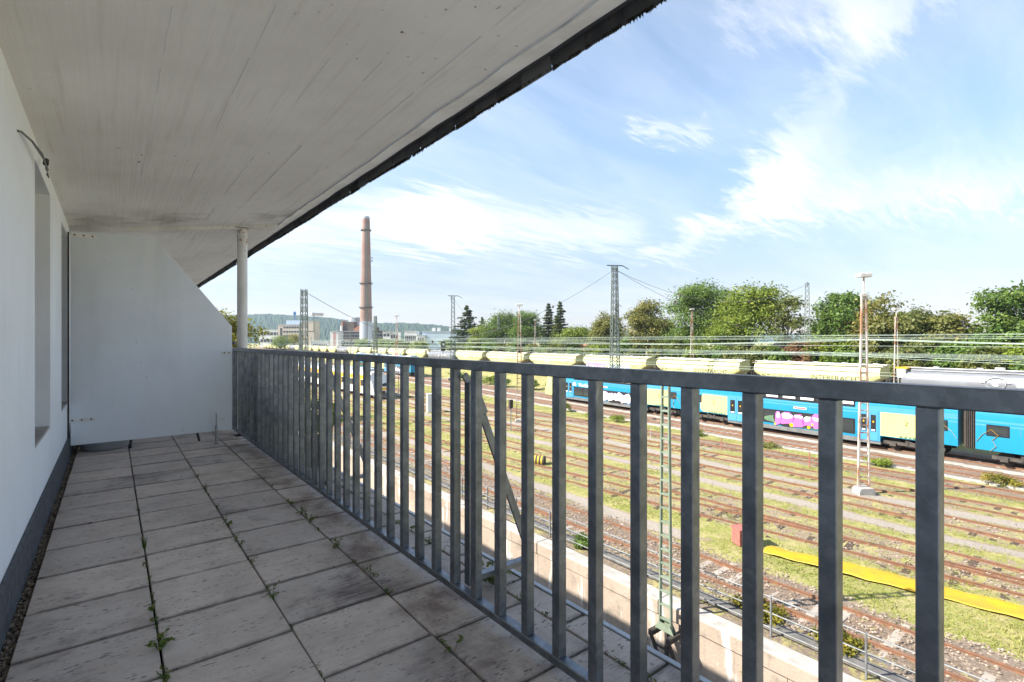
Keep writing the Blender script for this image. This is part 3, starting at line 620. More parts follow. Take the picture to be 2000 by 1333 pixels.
# ================================================================== THE RAIL YARD
RZ = -7.17                     # top of the yard rails
GZ = -7.29                     # yard ground
SL = .084                      # the main lines swing away from the building by this much
UP = 1.25                      # the freight lines lie higher
def sstep(t): t = np.clip(t, 0, 1); return t*t*(3-2*t)
def lift(x, y): return UP*sstep(((x-SL*y)-53)/9.0)
T2P = [(25.25,-22),(25.2,-6),(23.75,7),(22.35,19),(21.0,33),(20.9,60),(20.9,170)]
def t2x(y): return np.interp(y, [p[1] for p in T2P], [p[0] for p in T2P])
def ground():
    xs = np.concatenate([np.arange(14.58, 46, .30), np.arange(46, 80, .6), np.arange(80, 150, 2.5)])
    ys = np.concatenate([np.arange(-24, 60, .40), np.arange(60, 160, 1.2), np.arange(160, 620, 6)])
    Xg, Yg = np.meshgrid(xs, ys); rng = np.random.default_rng(2)
    z = GZ+lift(Xg, Yg)+.03*np.sin(Xg*1.7+Yg*.6)*np.sin(Yg*.9-Xg*.4)+rng.normal(0,.012,Xg.shape)
    yard = [(17.25+0*Yg, 1.35, .9), (t2x(Yg), 1.1, .40), (25.25+0*Yg, 1.1, .40), (30.5+0*Yg, 1.15, .45), (34.5+0*Yg, 1.15, .45), (38.5+0*Yg, 1.3, .75), (42.2+SL*Yg, 2.2, 1.0), (46.85+SL*Yg, 2.6, 1.0), (68.5+SL*Yg, 2.6, 1.0), (73+SL*Yg, 2.6, 1.0)]
    bal = np.zeros_like(Xg)
    for c, w, s in yard: bal = np.maximum(bal, s*sstep((w+.45-np.abs(Xg-c))/.7))
    bal = np.maximum(bal, .8*sstep((16.4-Xg)/.5))
    path = np.zeros_like(Xg)
    for c, w, lo, hi in ((28.1,.36,-30,200),(32.35,.42,-30,220),(19.5,.38,11,150),(36.5,.2,20,200)):
        wig = .18*np.sin(Yg*.23+c)+.1*np.sin(Yg*.71)
        path = np.maximum(path, sstep((w+.3-np.abs(Xg-c-wig))/.4)*sstep((Yg-lo)/2)*sstep((hi-Yg)/3))
    grass = .67-.46*bal
    grass -= .25*sstep((np.abs(Yg-40)-60)/60)*0
    grass = np.where(Xg-SL*Yg > 40, grass-.18, grass); grass = np.where((Xg-SL*Yg > 51) & (Xg-SL*Yg < 64), .62, grass)
    grass = np.where((Xg > 18.6) & (Xg < 22.2), grass+.08, grass); grass = np.where(Xg < 16.2, .42, grass)
    grass = np.clip(grass-path*.8, 0, 1)
    ny, nx = Xg.shape; V = np.stack([Xg, Yg, z], -1).reshape(-1,3).astype(np.float32)
    idx = np.arange(nx*ny).reshape(ny, nx); F = np.stack([idx[:-1,:-1], idx[:-1,1:], idx[1:,1:], idx[1:,:-1]], -1).reshape(-1,4)
    me = bpy.data.meshes.new('ground'); me.vertices.add(len(V)); me.vertices.foreach_set('co', V.ravel()); me.loops.add(F.size); me.loops.foreach_set('vertex_index', F.ravel().astype(np.int32))
    me.polygons.add(len(F)); me.polygons.foreach_set('loop_start', np.arange(0, F.size, 4, dtype=np.int32)); me.update(calc_edges=True)
    for nm, a in (('grass', grass), ('path', path), ('ballast', bal)):
        at = me.attributes.new(nm, 'FLOAT', 'POINT'); at.data.foreach_set('value', a.ravel().astype(np.float32))
    me.materials.append(MT['ground']); me.polygons.foreach_set('use_smooth', [True]*len(F))
    structure(link('ground', me))
    b = MB(); b.add([(14.6,-900,GZ-.5),(9000,-900,GZ-.5),(9000,9000,GZ-.5),(14.6,9000,GZ-.5)], [(0,1,2,3)])
    m = b.mesh('far_ground', MT['ground'])
    for nm, v in (('grass', .6), ('path', 0.), ('ballast', 0.)):
        at = m.attributes.new(nm, 'FLOAT', 'POINT'); at.data.foreach_set('value', [v]*4)
    structure(link('far_ground', m))
    b = MB(); b.add([(-3000,-900,-12.2),(14.3,-900,-12.2),(14.3,9000,-12.2),(-3000,9000,-12.2)], [(0,1,2,3)]); structure(b.build('lane', MT['pale_lane']))
    # grass blades where the turf is thick
    def bil(a, x, y):
        i = np.clip(np.searchsorted(xs, x)-1, 0, nx-2); j = np.clip(np.searchsorted(ys, y)-1, 0, ny-2); return a[j, i]
    n = 400000; y = -4+95*rng.uniform(0,1,n)**1.7; x = rng.uniform(14.8, 60, n)
    ln = np.sin(x*1.3+.7*np.sin(y*.8))*np.sin(y*.9+.5*np.sin(x*1.1)); g = bil(grass, x, y)+.30*ln+rng.normal(0,.12,n)
    k = (g > .52) & (bil(path, x, y) < .3); x, y = x[k], y[k]; n = len(x); g = g[k]
    zz = bil(z, x, y); C = np.stack([x, y, zz+.02], -1)
    sz = rng.uniform(.035,.085,n)*(1+.5*(g > .8)); an = rng.uniform(0,6.28,n)
    nr = np.stack([np.cos(an), np.sin(an), rng.uniform(-.3,.5,n)], -1)
    tt = np.clip(.45+.35*np.sin(x*.9+2)*np.sin(y*.6)+rng.normal(0,.2,n), 0, 1)
    o = leaf_quads('grass', C, nr, sz, tt, MT['blade'], None, .13, rng); tag(o, 'short yellow-green grass growing between the yard tracks', 'grass', kind='stuff')
    # loose stones by the nearest tracks
    b = MB()
    for _ in range(9000):
        yy = -3+34*rng.uniform()**1.4; xx = rng.choice([rng.uniform(15.2,19.0), 25.25+rng.normal(0,.8), float(t2x(yy))+rng.normal(0,.6), 30.5+rng.normal(0,.7)], p=[.6,.14,.14,.12]); r = rng.uniform(.025,.065); zc = float(bil(z, xx, yy))+.02
        P_ = [(xx+r*dx*rng.uniform(.6,1.3), yy+r*dy*rng.uniform(.6,1.3), zc+r*dz*rng.uniform(.5,1.0)) for dx,dy,dz in ((1,0,0),(-1,0,0),(0,1,0),(0,-1,0),(0,0,1))]
        b.add(P_, [(0,2,4),(2,1,4),(1,3,4),(3,0,4)])
    me = bpy.data.meshes.new('ballast_stones'); me.from_pydata(b.v, [], b.f); me.materials.append(MT['stone'])
    tag(link('ballast_stones', me), 'loose brown ballast stones scattered along the nearest tracks', 'stones', kind='stuff')
    return xs, ys, z
ground()

RAILP = [(-.07,0),(.07,0),(.07,.02),(.012,.035),(.012,.11),(.036,.125),(.036,.16),(-.036,.16),(-.036,.125),(-.012,.11),(-.012,.035),(-.07,.02)]
def track(pts, z, smat, name='railway_track', sl_y=(-12,70), step=.66, slw=.26, gauge=1.505):
    t = structure(link(name, None, None, (0,0,0)))
    for s in (-1, 1):
        b = MB(); vs = []; m = len(RAILP)
        for k, (x, y) in enumerate(pts):
            a = Vector(pts[max(0,k-1)]); c = Vector(pts[min(len(pts)-1,k+1)]); d = (c-a).normalized(); nx, ny = d.y, -d.x
            for px_, pz in RAILP: vs.append((x+nx*(s*gauge/2+px_), y+ny*(s*gauge/2+px_), z-.16+pz))
        fs = [(k*m+i, k*m+(i+1)%m, (k+1)*m+(i+1)%m, (k+1)*m+i) for k in range(len(pts)-1) for i in range(m)]
        b.add(vs, fs); b.build('rail', MT['rust'], t)
    b = MB(); b.box(-1.28,1.28,-slw/2,slw/2,-.14,0); sm = b.mesh('sleeper', smat, bevel=.015)
    ys = [p[1] for p in pts]; xs = [p[0] for p in pts]; y = sl_y[0]; k = 0
    while y < sl_y[1] and k < 190:
        x = float(np.interp(y, ys, xs)); dx = (float(np.interp(y+.5, ys, xs))-x)/.5
        o = link('sleeper', sm, t, (x+random.uniform(-.04,.04), y, z-.125+random.uniform(-.03,.012))); o.rotation_euler = (0, 0, -math.atan(dx)+R(random.uniform(-.8,.8)))
        y += step*random.uniform(.96,1.04); k += 1
    return t
track([(17.25,-24),(17.25,300)], RZ, MT['conc_sleeper'], sl_y=(-4,60))
track(T2P, RZ, MT['wood_sleeper'], sl_y=(-4,70)); track([(25.25,-24),(25.25,300)], RZ, MT['wood_sleeper'], sl_y=(-3,80))
for x in (30.5, 34.5, 38.5): track([(x,-24),(x,320)], RZ, MT['wood_sleeper'], sl_y=(-3,85))
for x, z in ((42.2,RZ),(46.85,RZ),(68.5,RZ+UP),(73.0,RZ+UP)): track([(x+SL*y, y) for y in (-24,640)], z, MT['conc_sleeper'], sl_y=(-3,(95 if z == RZ else 30)), step=.62)
for x0 in (44.55, 40.05):
    b = MB(); y = -20.0
    while y < 190:
        b.box(x0+SL*y-.19, x0+SL*y+.19, y, y+1.98, GZ-.1, GZ+.10+random.uniform(-.01,.01)); y += 2
    structure(b.build('cable_trough', MT['copes']))
b = MB(); b.box(15.05,15.5,-10,120,GZ-.1,GZ+.06); b.box(15.8,15.98,-10,120,GZ-.1,GZ+.02); structure(b.build('cable_duct', MT['duct']))

# ---- retaining wall with coping, and the guard fence on it
rw = thing('retaining_wall', (14.3,0,-12.2), 'long weathered concrete retaining wall below the nearest track', 'wall')
b = MB(); y = -14.0
while y < 200:
    b.box(-.3+random.uniform(-.012,.012),.28,y+.012,y+4.988,0,4.42); y += 5
b.build('wall_face', MT['retain'], rw)
y = -14.0
cm = [MB().prism([(-.36,0),(-.36,.42),(-.33,.47),(.26,.47),(.30,.45),(.30,0)], 'y', .01, 2.99).mesh('coping_block', MT['retain'], bevel=.015)]
cm[0].materials.append(MT['copes'])
for p in cm[0].polygons:
    if p.normal.z > .5: p.material_index = 1
while y < 120:
    o = link('coping_block', cm[0], rw, (random.uniform(-.012,.012), y, 4.45+random.uniform(-.01,.01))); y += 3
gf = thing('guard_fence', (14.75,0,-7.25), 'low steel pipe guard fence running along the top of the retaining wall', 'fence')
pm = MB().box(-.03,.03,-.02,.02,-.1,1.10).mesh('post', MT['fence'])
for k in range(-4, 34): link('post', pm, gf, (random.uniform(-.01,.01), 4.45+2.32*k, 0))
for z in (1.08,.62,.20):
    b = MB(); b.cyl((0,-6,z),(0,82,z),.021,n=8); b.build('rail', MT['fence'], gf)

# ---- lattice and ladder masts
def zig(b, p00, p01, p10, p11, n, r):
    for k in range(n):
        t0, t1 = k/n, (k+1)/n
        A = Vector(p00).lerp(Vector(p01), t0); B = Vector(p10).lerp(Vector(p11), t1); C = Vector(p10).lerp(Vector(p11), t0); D = Vector(p00).lerp(Vector(p01), t1)
        b.bar(A, B, r, r); b.bar(C, D, r, r)
def lattice_mast(name, loc, h, w0, w1, label, mat, n=14, leg=.09, arm=None, rotz=0, group='lattice masts of the rail yard'):
    t = thing(name, loc, label, 'mast', group, rotz)
    cr = lambda s1, s2: ((s1*w0/2, s2*w0/2, 0), (s1*w1/2, s2*w1/2, h))
    for s1, s2 in ((-1,-1),(1,-1),(1,1),(-1,1)):
        b = MB(); a, c = cr(s1,s2); b.bar(a, c, leg, leg); b.build('leg', mat, t)
    b = MB()
    for (p, q) in (((-1,-1),(1,-1)),((1,-1),(1,1)),((1,1),(-1,1)),((-1,1),(-1,-1))):
        (a0,a1),(b0,b1) = cr(*p), cr(*q); zig(b, a0, a1, b0, b1, n, leg*.5)
    b.build('bracing', mat, t)
    b = MB(); b.box(-w0*.9,w0*.9,-w0*.9,w0*.9,-.5,.15); b.build('footing', MT['concrete'], t)
    if arm:
        b = MB(); b.bar((-arm,0,h+.05),(arm,0,h+.05),.14,.14); b.bar((arm,0,h+.05),(arm+.9,0,h-.45),.10,.10); b.bar((-arm*.4,0,h),( -arm*.4,0,h-.9),.08,.08); b.build('cross_arm', mat, t)
    return t
lattice_mast('lattice_mast', (57.0+.6,48.8,-6.9), 19.0, 1.25, .62, 'tall lattice mast with a cross arm rising above the hopper wagons in the middle', MT['mastgrey'], 20, .11, 1.2, R(-30))
lattice_mast('lattice_mast', (57.6,93.5,-6.9), 17.7, 1.2, .55, 'lattice mast left of the dark spruce tree', MT['mastgrey'], 18, .12, 1.1, R(-30))
lattice_mast('lattice_mast', (57.6,134.5,-6.9), 15.0, 1.15, .55, 'lattice mast standing right of the brick chimney', MT['mastgrey'], 14, .14, None)
lattice_mast('lattice_mast', (103,40.6,-6.1), 18.2, 1.15, .55, 'lattice mast in the gap between the lime tree and the round maple', MT['mastgrey'], 18, .12, 1.0, R(20))
lattice_mast('lattice_mast', (100,84,-6.1), 16.4, 1.0, .5, 'thin lattice mast just behind the tall middle mast', MT['mastgrey'], 14, .12, .8)
lattice_mast('lattice_mast', (15.05,52.6,-7.3), 13.6, .72, .44, 'near green-grey lattice mast left of the brick chimney', MT['mastgrey'], 17, .075, None, R(-38))
lattice_mast('lattice_mast', (60,215,-6.9), 15, 1.1, .5, 'far lattice mast in front of the beige office block', MT['mastgrey'], 10, .16, None)
lattice_mast('lattice_mast', (112,150,-6.1), 17, 1.0, .4, 'slim mast among the trees right of the spruce', MT['mastgrey'], 12, .12, None)
for i, (x, y, h) in enumerate(((64,170,11),(64,250,11),(66,330,11),(88,205,10),(94,260,10),(96,320,10),(58,300,11))):
    t = thing('catenary_pole', (x, y, -6.2), f'thin far catenary pole by the distant wagons, {ordinal(i+1)} of seven', 'pole', 'far catenary poles')
    b = MB(); b.cyl((0,0,0),(0,0,h),.17,.11,n=6); b.build('pole', MT['mastgrey'], t)
    b = MB(); b.bar((0,0,h-2.2),(-3.2,0,h-2.0),.09,.09); b.bar((0,0,h-.7),(-3.0,0,h-2.0),.06,.06); b.build('bracket_arm', MT['mastgrey'], t)
# floodlight on the near lattice mast is a lamp of its own
fl = thing('flood_lamp', (15.05,52.6,2.0), 'flat floodlight fixed to the near lattice mast', 'lamp')
b = MB(); b.bar((.4,0,.1),(.95,0,.1),.07,.07); b.bar((.95,0,.1),(.95,0,1.7),.07,.07); b.build('bracket', MT['mastgrey'], fl)
b = MB(); b.box(.70,1.85,-.25,.25,1.70,1.98); b.build('lamp_head', MT['lampwhite'], fl, bevel=.03)

# ---- green ladder mast bolted to the retaining wall
gm = thing('green_mast', (13.45,9.37,-7.83), 'pale green ladder-like mast standing on a black bracket of the retaining wall', 'mast')
H = 7.75
for s in (-1, 1):
    b = MB(); a = Vector((0, s*.20, 0)); c = Vector((0, s*.12, H)); b.bar(a, c, .11, .045, (0,1,0)); b.build('channel', MT['mastgreen'], gm, bevel=.006)
for k in range(18):
    z = .35+k*.43; w = .19-.075*z/H; b = MB(); b.box(-.045,.045,-w,w,z-.03,z+.03); b.build('batten', MT['mastgreen'], gm)
b = MB(); b.prism([(-.34,0),(.34,0),(.20,.24),(-.20,.24)], 'x', -.09, -.075); b.prism([(-.34,0),(.34,0),(.20,.24),(-.20,.24)], 'x', .075, .09); b.build('foot_plate', MT['mastgreen'], gm)
b = MB(); b.bar((-.35,-.32,-.08),(.55,-.32,-.08),.14,.16); b.bar((-.35,.32,-.08),(.55,.32,-.08),.14,.16)
b.bar((-.30,-.32,-.15),(.5,-.32,-1.9),.08,.08); b.bar((-.30,.32,-.15),(.5,.32,-1.9),.08,.08); b.bar((.5,-.32,0),(.5,-.32,-2.2),.09,.09); b.bar((.5,.32,0),(.5,.32,-2.2),.09,.09)
for k in range(4): b.bar((-.2+.18*k,-.32,-.45-.4*k),(-.2+.18*k,.32,-.45-.4*k),.05,.05)
b.build('wall_bracket', MT['ironblack'], gm)

# ---- lamp masts: two rails with rungs
def lamp_mast(loc, h, label, w0=.62, w1=.20, n=26, rotz=0):
    t = thing('lamp_mast', loc, label, 'lamp', 'ladder-like lamp masts in the yard', rotz)
    for s in (-1, 1):
        b = MB(); b.bar((s*w0/2,0,.35),(s*w1/2,0,h-1.0),.085,.10); b.build('leg', MT['lamprust'], t)
    for k in range(n):
        f = (k+.5)/n; z = .35+f*(h-1.35); w = (w0+(w1-w0)*f)/2; b = MB(); b.box(-w,w,-.03,.03,z-.035,z+.035); b.build('rung', MT['lamprust'], t)
    b = MB(); b.box(-.16,.16,-.08,.08,h-1.05,h-.9); b.cyl((0,0,h-.95),(0,0,h),.045,n=8); b.build('top_pole', MT['lamprust'], t)
    b = MB(); b.box(-.34,.34,-.22,.22,h,h+.22); b.build('lamp_head', MT['lampwhite'], t, bevel=.03)
    b = MB(); b.prism([(-.46,-.3),(.46,-.3),(.46,.28),(.36,.42),(-.36,.42),(-.46,.28)], 'y', -.32, .32); b.build('footing', MT['concrete'], t, bevel=.03)
lamp_mast((32.6,9.95,-7.35), 12.0, 'rust-streaked white lamp mast on a concrete block, nearest of the lamp masts', rotz=R(-38))
lamp_mast((33.0,40.6,-7.35), 12.1, 'second lamp mast of the yard, beside the cream train cab', rotz=R(-38), n=24)
lamp_mast((33.8,71.0,-7.35), 12.2, 'third lamp mast of the yard, right of the chimney', rotz=R(-38), n=20)
lamp_mast((78.5,20.4,-6.1), 11.2, 'lamp mast behind the grey tank wagon', rotz=R(-38), n=18); lamp_mast((78.5,49.4,-6.1), 12.6, 'rusty lamp mast behind the hopper wagons below the big green tree', rotz=R(-38), n=18); lamp_mast((80.5,93,-6.1), 12.2, 'far lamp mast in front of the conifers', rotz=R(-38), n=14)

# ---- signals
for x, y, lb in ((66.0,112,'black signal on a post behind the far grey tank wagon'),(90,250,'small far signal left of the white blocks'),(92,222,'small far signal between the white blocks')):
    t = thing('rail_signal', (x, y, -6.0), lb, 'signal'); b = MB(); b.cyl((0,0,0),(0,0,5.2),.10,n=8); b.build('post', MT['mastgrey'], t)
    b = MB(); b.box(-.55,.55,-.25,.25,4.6,7.0); b.build('signal_head', MT['black'], t, bevel=.05); b = MB(); b.box(-.3,.3,-.27,-.252,6.0,6.5); b.build('lens_board', MT['w_white'], t)

# ---- small things in the yard
cb = thing('white_cabinet', (29.6,52.9,-7.35), 'white switch cabinet standing alone among the tracks', 'cabinet', rotz=R(-20))
b = MB(); b.box(-.5,.5,-.4,.4,.12,2.2); b.build('body', MT['t_white'], cb, bevel=.02); b = MB(); b.box(-.56,.56,-.46,.46,2.2,2.28); b.build('lid', MT['t_white'], cb); b = MB(); b.box(-.6,.6,-.5,.5,0,.12); b.build('plinth', MT['concrete'], cb)
b = MB(); b.box(-.42,.42,-.412,-.402,.25,2.1); b.build('door', MT['t_white'], cb)
rb = thing('red_box', (20.55,10.5,-7.33), 'small red louvred equipment box in the grass', 'box', rotz=R(-30))
for k in range(5):
    b = MB(); b.box(-.42,.42,-.30,.30,.08+.125*k,.195+.125*k); b.build('slat', MT['signred'], rb, bevel=.012)
b = MB(); b.box(-.46,.46,-.34,.34,.71,.76); b.build('lid', MT['signred'], rb, bevel=.01); b = MB(); b.box(-.39,.39,-.27,.27,0,.71); b.build('core', MT['ironblack'], rb)
dm = thing('striped_buffer', (23.1,26.2,-7.33), 'black and yellow striped round marker lying in the grass', 'marker', rotz=R(35))
for k in range(6):
    b = MB(); b.cyl((0,-.36+.12*k,.22),(0,-.24+.12*k,.22),.36,n=16); b.build('stripe', MT['stripe_y'] if k % 2 else MT['ironblack'], dm, smooth=True)
def mesh_strip():
    t = thing('yellow_mesh_barrier', (0,0,0), 'long yellow plastic mesh barrier fallen flat beside the tracks', 'barrier')
    pts = [(20.9,20.2,9.6),(21.0,20.30,8.9),(21.25,20.5,7.9),(21.6,20.62,7.0),(21.75,20.72,6.2),(21.9,20.95,5.1),(22.05,21.2,4.0),(22.3,21.4,2.8),(22.5,21.5,1.6),(22.7,21.7,-.5)]
    vs = []; n = 13; rows = 90
    for k in range(rows):
        f = k/(rows-1)*(len(pts)-1); i = min(int(f), len(pts)-2); u = f-i
        a = [pts[i][j]*(1-u)+pts[i+1][j]*u for j in range(3)]
        for j in range(n):
            w = j/(n-1); x = a[0]*(1-w)+a[1]*w
            z = GZ+.09+.05*math.sin(k*.16+w*2)*math.sin(w*3.1)+.02*math.sin(k*.5+w*4)+.05*(1-w)
            vs.append((x, a[2]+.03*math.sin(k*.4+w*3), z))
    fs = [(k*n+j, k*n+j+1, (k+1)*n+j+1, (k+1)*n+j) for k in range(rows-1) for j in range(n-1)]
    b = MB(); b.add(vs, fs); me = b.mesh('mesh_sheet', MT['yellowmesh'], smooth=True); o = link('mesh_sheet', me, t)
    md = o.modifiers.new('thickness', 'SOLIDIFY'); md.thickness = .012
    b = MB(); b.tube([vs[k*n+n-1] for k in range(0, rows, 3)], .018, 5); b.tube([vs[k*n] for k in range(0, rows, 3)], .018, 5); b.build('edge_cord', MT['stripe_y'], t)
mesh_strip()
for i, (x, y) in enumerate(((36.6,27),(36.6,34),(36.6,20.5),(40.4,31.5),(36.4,14.2))):
    t = thing('marker_post', (x, y, -7.35), f'thin marker stake between the middle tracks, {ordinal(i+1)} of five', 'stake', 'marker stakes between the tracks'); b = MB(); b.cyl((0,0,0),(.03,.02,1.1),.035,n=6); b.build('stake', MT['signred'] if i in (2,4) else MT['concrete'], t)
t = thing('grey_pipe_post', (29.2,37.2,-7.35), 'single grey pipe post in the grass near the second lamp mast', 'post'); b = MB(); b.cyl((0,0,0),(0,0,2.6),.05,n=8); b.build('pipe', MT['fence'], t)
b = MB(); b.box(-.18,.18,-.12,.12,2.2,3.0); b.build('box', MT['ironblack'], t)
# ================================================================== TRAINS
def bogie(parent, yc, zt=.95, wb=2.5, mat=None, half=1.05):
    mat = mat or MT['t_under']; b = MB()
    b.box(-half-.12,-half+.02,yc-wb*.75,yc+wb*.75,.42,.66); b.box(half-.02,half+.12,yc-wb*.75,yc+wb*.75,.42,.66); b.box(-half,half,yc-.3,yc+.3,.4,.75)
    for s in (-1, 1):
        for dy in (-wb/2, wb/2): b.box(s*(half+.14)-.09, s*(half+.14)+.09, yc+dy-.2, yc+dy+.2, .32, .62)
        for dy in (-.35, .35): b.cyl((s*(half+.06),yc+dy,.5),(s*(half+.06),yc+dy,.9),.13,n=8)
        b.bar((s*(half+.10),yc-.5,.55),(s*(half+.10),yc+.5,.82),.06,.10)
    bo = b.build('bogie', mat, parent)
    for dy in (-wb/2, wb/2):
        for s in (-1, 1):
            w = MB(); w.cyl((s*.68,yc+dy,.46),(s*.82,yc+dy,.46),.46,n=20); w.cyl((s*.82,yc+dy,.46),(s*.88,yc+dy,.46),.16,n=10); w.build('wheel', MT['ironblack'] if mat is MT['t_under'] else mat, bo, smooth=True)
def panel(parent, name, y0, y1, z0, z1, mat, x=-1.412, th=.012, bevel=0):
    b = MB(); b.box(x-th, x+.004, y0, y1, z0, z1); return b.build(name, mat, parent, bevel=bevel)
def blob(parent, name, outline, x, mat, th=.006):
    b = MB(); b.prism(outline, 'x', x-th, x); return b.build(name, mat, parent)
BODY = [(-1.33,.50),(-1.40,.85),(-1.40,3.25),(-1.30,3.85),(-1.02,4.30),(-.55,4.52),(.55,4.52),(1.02,4.30),(1.30,3.85),(1.40,3.25),(1.40,.85),(1.33,.50)]
BODYE = [(-1.40,.98)]+BODY[2:10]+[(1.40,.98)]
def carriage(loc, L_, label, cab=False, graffiti=None, text=False, plain_far=False):
    t = thing('train_carriage', loc, label, 'train carriage', 'blue double-deck train carriages', rotz=-math.atan(SL))
    b = MB(); e0, e1 = .35, L_-.35
    if cab:
        b.prism(BODY, 'y', 5.0, L_-5.0); b.prism(BODYE, 'y', e0, 5.0); b.prism(BODYE, 'y', L_-5.0, L_-3.4); b.build('body', MT['t_blue'], t, smooth=True)
        b = MB(); secs = [(L_-3.4,1.0,0),(L_-2.2,1.0,.0),(L_-1.2,.97,.25),(L_-.5,.90,.75),(L_-.12,.80,1.25)]; vs = []; n = len(BODY)
        for y, sx, dz in secs:
            for x, z in BODY:
                f = max(0, (z-1.6)/2.92); vs.append((x*sx, y-f*f*2.0*(dz/1.25), z if z < 1.6 else z-dz*.25*f))
        b.add(vs, [(k*n+i, k*n+(i+1)%n, (k+1)*n+(i+1)%n, (k+1)*n+i) for k in range(len(secs)-1) for i in range(n)]+[tuple(range((len(secs)-1)*n, len(secs)*n))])
        c = b.build('cab', MT['t_cream'], t, smooth=True)
        panel(c, 'cab_window', L_-3.2, L_-2.3, 2.0, 2.9, MT['t_band']); w = MB(); w.prism([(-1.0,2.1),(1.0,2.1),(.9,3.3),(-.9,3.3)], 'y', L_-1.1, L_-.72); w.build('windscreen', MT['t_band'], c)
        e1 = L_-3.4
    else:
        b.prism(BODY, 'y', 5.0, L_-5.0); b.prism(BODYE, 'y', e0, 5.0); b.prism(BODYE, 'y', L_-5.0, e1); b.build('body', MT['t_blue'], t, smooth=True)
        g = MB(); g.box(-1.05,1.05,e1,L_+.35,.95,4.0); 
        for k in range(6): g.box(-1.12,1.12,e1+.05+.1*k,e1+.09+.1*k,.9,4.05)
        g.build('gangway', MT['ironblack'], t)
    r = MB(); r.box(-.95,.95,e0+.3,e1-.3,4.50,4.62); r.box(-.8,.8,e0+1.5,e0+4.5,4.62,4.86); r.box(-.8,.8,e1-4.5,e1-1.6,4.62,4.86); r.build('roof_gear', MT['t_roof'], t)
    s = MB(); s.box(-1.36,1.36,5.0,L_-5.0,.30,.78); s.build('skirt', MT['t_skirt'], t)
    for yc in (3.0, L_-3.0 if not cab else L_-3.4): bogie(t, yc)
    # pale-blue door leaves
    d1, d2 = (5.15,6.45), (L_-6.75, L_-5.15)
    for (a, c) in (d1, d2):
        panel(t, 'door_surround', a-.12, c+.12, .52, 2.95, MT['t_lblue'], -1.405, .004)
        m = (a+c)/2
        for (p, q) in ((a,m-.015),(m+.015,c)):
            d = panel(t, 'door', p, q, .56, 2.86, MT['t_lblue'], -1.412, .02, .006)
            panel(d, 'door_window', p+.14, q-.14, 1.25, 2.55, MT['t_band'], -1.434, .006)
            panel(d, 'door_button', (p+q)/2-.05, (p+q)/2+.05, 1.95, 2.08, MT['t_orange'], -1.441, .005)
            panel(d, 'step_light', p+.2, q-.2, 1.30, 1.42, MT['w_white'], -1.441, .003)
    # cream livery fields beside the doors
    for (a, c) in ((1.7,5.0), (L_-4.95, L_-1.9)):
        if cab and a > 10: a, c = L_-4.95, L_-3.5
        if plain_far and a > 10: continue
        blob(t, 'livery_field', [(a,1.3),(a+.4,1.05),(c,1.02),(c,2.82),(a+.3,2.86),(a,2.3)] if a < 10 else [(a,1.02),(c-.3,1.05),(c,1.3),(c,2.35),(c-.3,2.86),(a,2.82)], -1.404, MT['t_cream'], .006)
        lettering('class_number', '2', .52, MT['w_text'], t, (-1.412, (a+c)/2+.1, 1.95), .002)
        for k in range(7): 
            yy = a+.3+k*.28; blob(t, 'grass_motif', [(yy-.14,1.02),(yy+.12,1.02),(yy+random.uniform(-.1,.1),1.10+random.uniform(.05,.2))], -1.411, MT['g_green'], .003)
    # window bands
    lo0, lo1 = 6.75, L_-7.05
    for z0, z1, nm in ((.86,2.08,'lower_window_band'), (3.02,3.66,'upper_window_band')):
        wb = panel(t, nm, lo0, lo1, z0, z1, MT['t_band'], -1.405 if z0 < 2 else -1.398, .012)
        if z0 > 2: wb.rotation_euler = (0, 0, 0)
        n = 6; w = (lo1-lo0)/n
        for k in range(n):
            panel(wb, 'pane', lo0+k*w+.12, lo0+(k+1)*w-.12, z0+.14, z1-.12, MT['glass'], -1.422, .006, .03 if z0 < 2 else 0)
            if z0 > 2: panel(wb, 'pane_reflection', lo0+k*w+.10, lo0+(k+1)*w-.35, z0+.2, z0+.42, MT['w_white'], -1.429, .004)  # white strip paints a reflection onto each upper pane
    b = MB(); b.box(-1.405,-1.396,e0,e1,2.60,2.72); b.box(-1.405,-1.396,e0,e1,2.84,2.98); b.build('pale_stripe', MT['t_lblue'], t)
    b = MB(); b.prism([(-1.403,2.98),(-1.403,3.24),(-1.396,3.24),(-1.396,2.98)], 'y', e0, lo0-.1); b.build('pale_stripe', MT['t_lblue'], t)
    # end windows above the bogies
    for (a, c) in ((.9,2.0), (L_-2.05, L_-.9)):
        if cab and a > 10: continue
        w = panel(t, 'end_window', a, c, 1.95, 2.72, MT['t_band'], -1.405, .012, .02); panel(w, 'pane', a+.08, c-.08, 2.02, 2.64, MT['glass'], -1.42, .005)
        o = MB(); yy = a if a < 10 else c; sg = 1 if a < 10 else -1
        pts = [(yy-.5*sg,1.5),(yy-.2*sg,2.0),(yy+.25*sg,2.4),(yy+.6*sg,2.05),(yy+.3*sg,1.7),(yy+.5*sg,1.3),(yy+.2*sg,.95)]
        for k in range(len(pts)-1): o.bar((-1.424,pts[k][0],pts[k][1]),(-1.424,pts[k+1][0],pts[k+1][1]),.008,.07,(1,0,0))
        o.build('line_drawing', MT['t_orange'], t)
    for k in range(1, 9): panel(t, 'panel_seam', k*L_/9-.01, k*L_/9+.01, 2.12, 2.98, MT['t_skirt'], -1.402, .002)
    sgn = panel(t, 'line_sign', L_*.5-1.0, L_*.5+.1, 2.36, 2.54, MT['w_white'], -1.405, .012); panel(sgn, 'display', L_*.5-.95, L_*.5+.05, 2.39, 2.51, MT['w_red'], -1.418, .004)
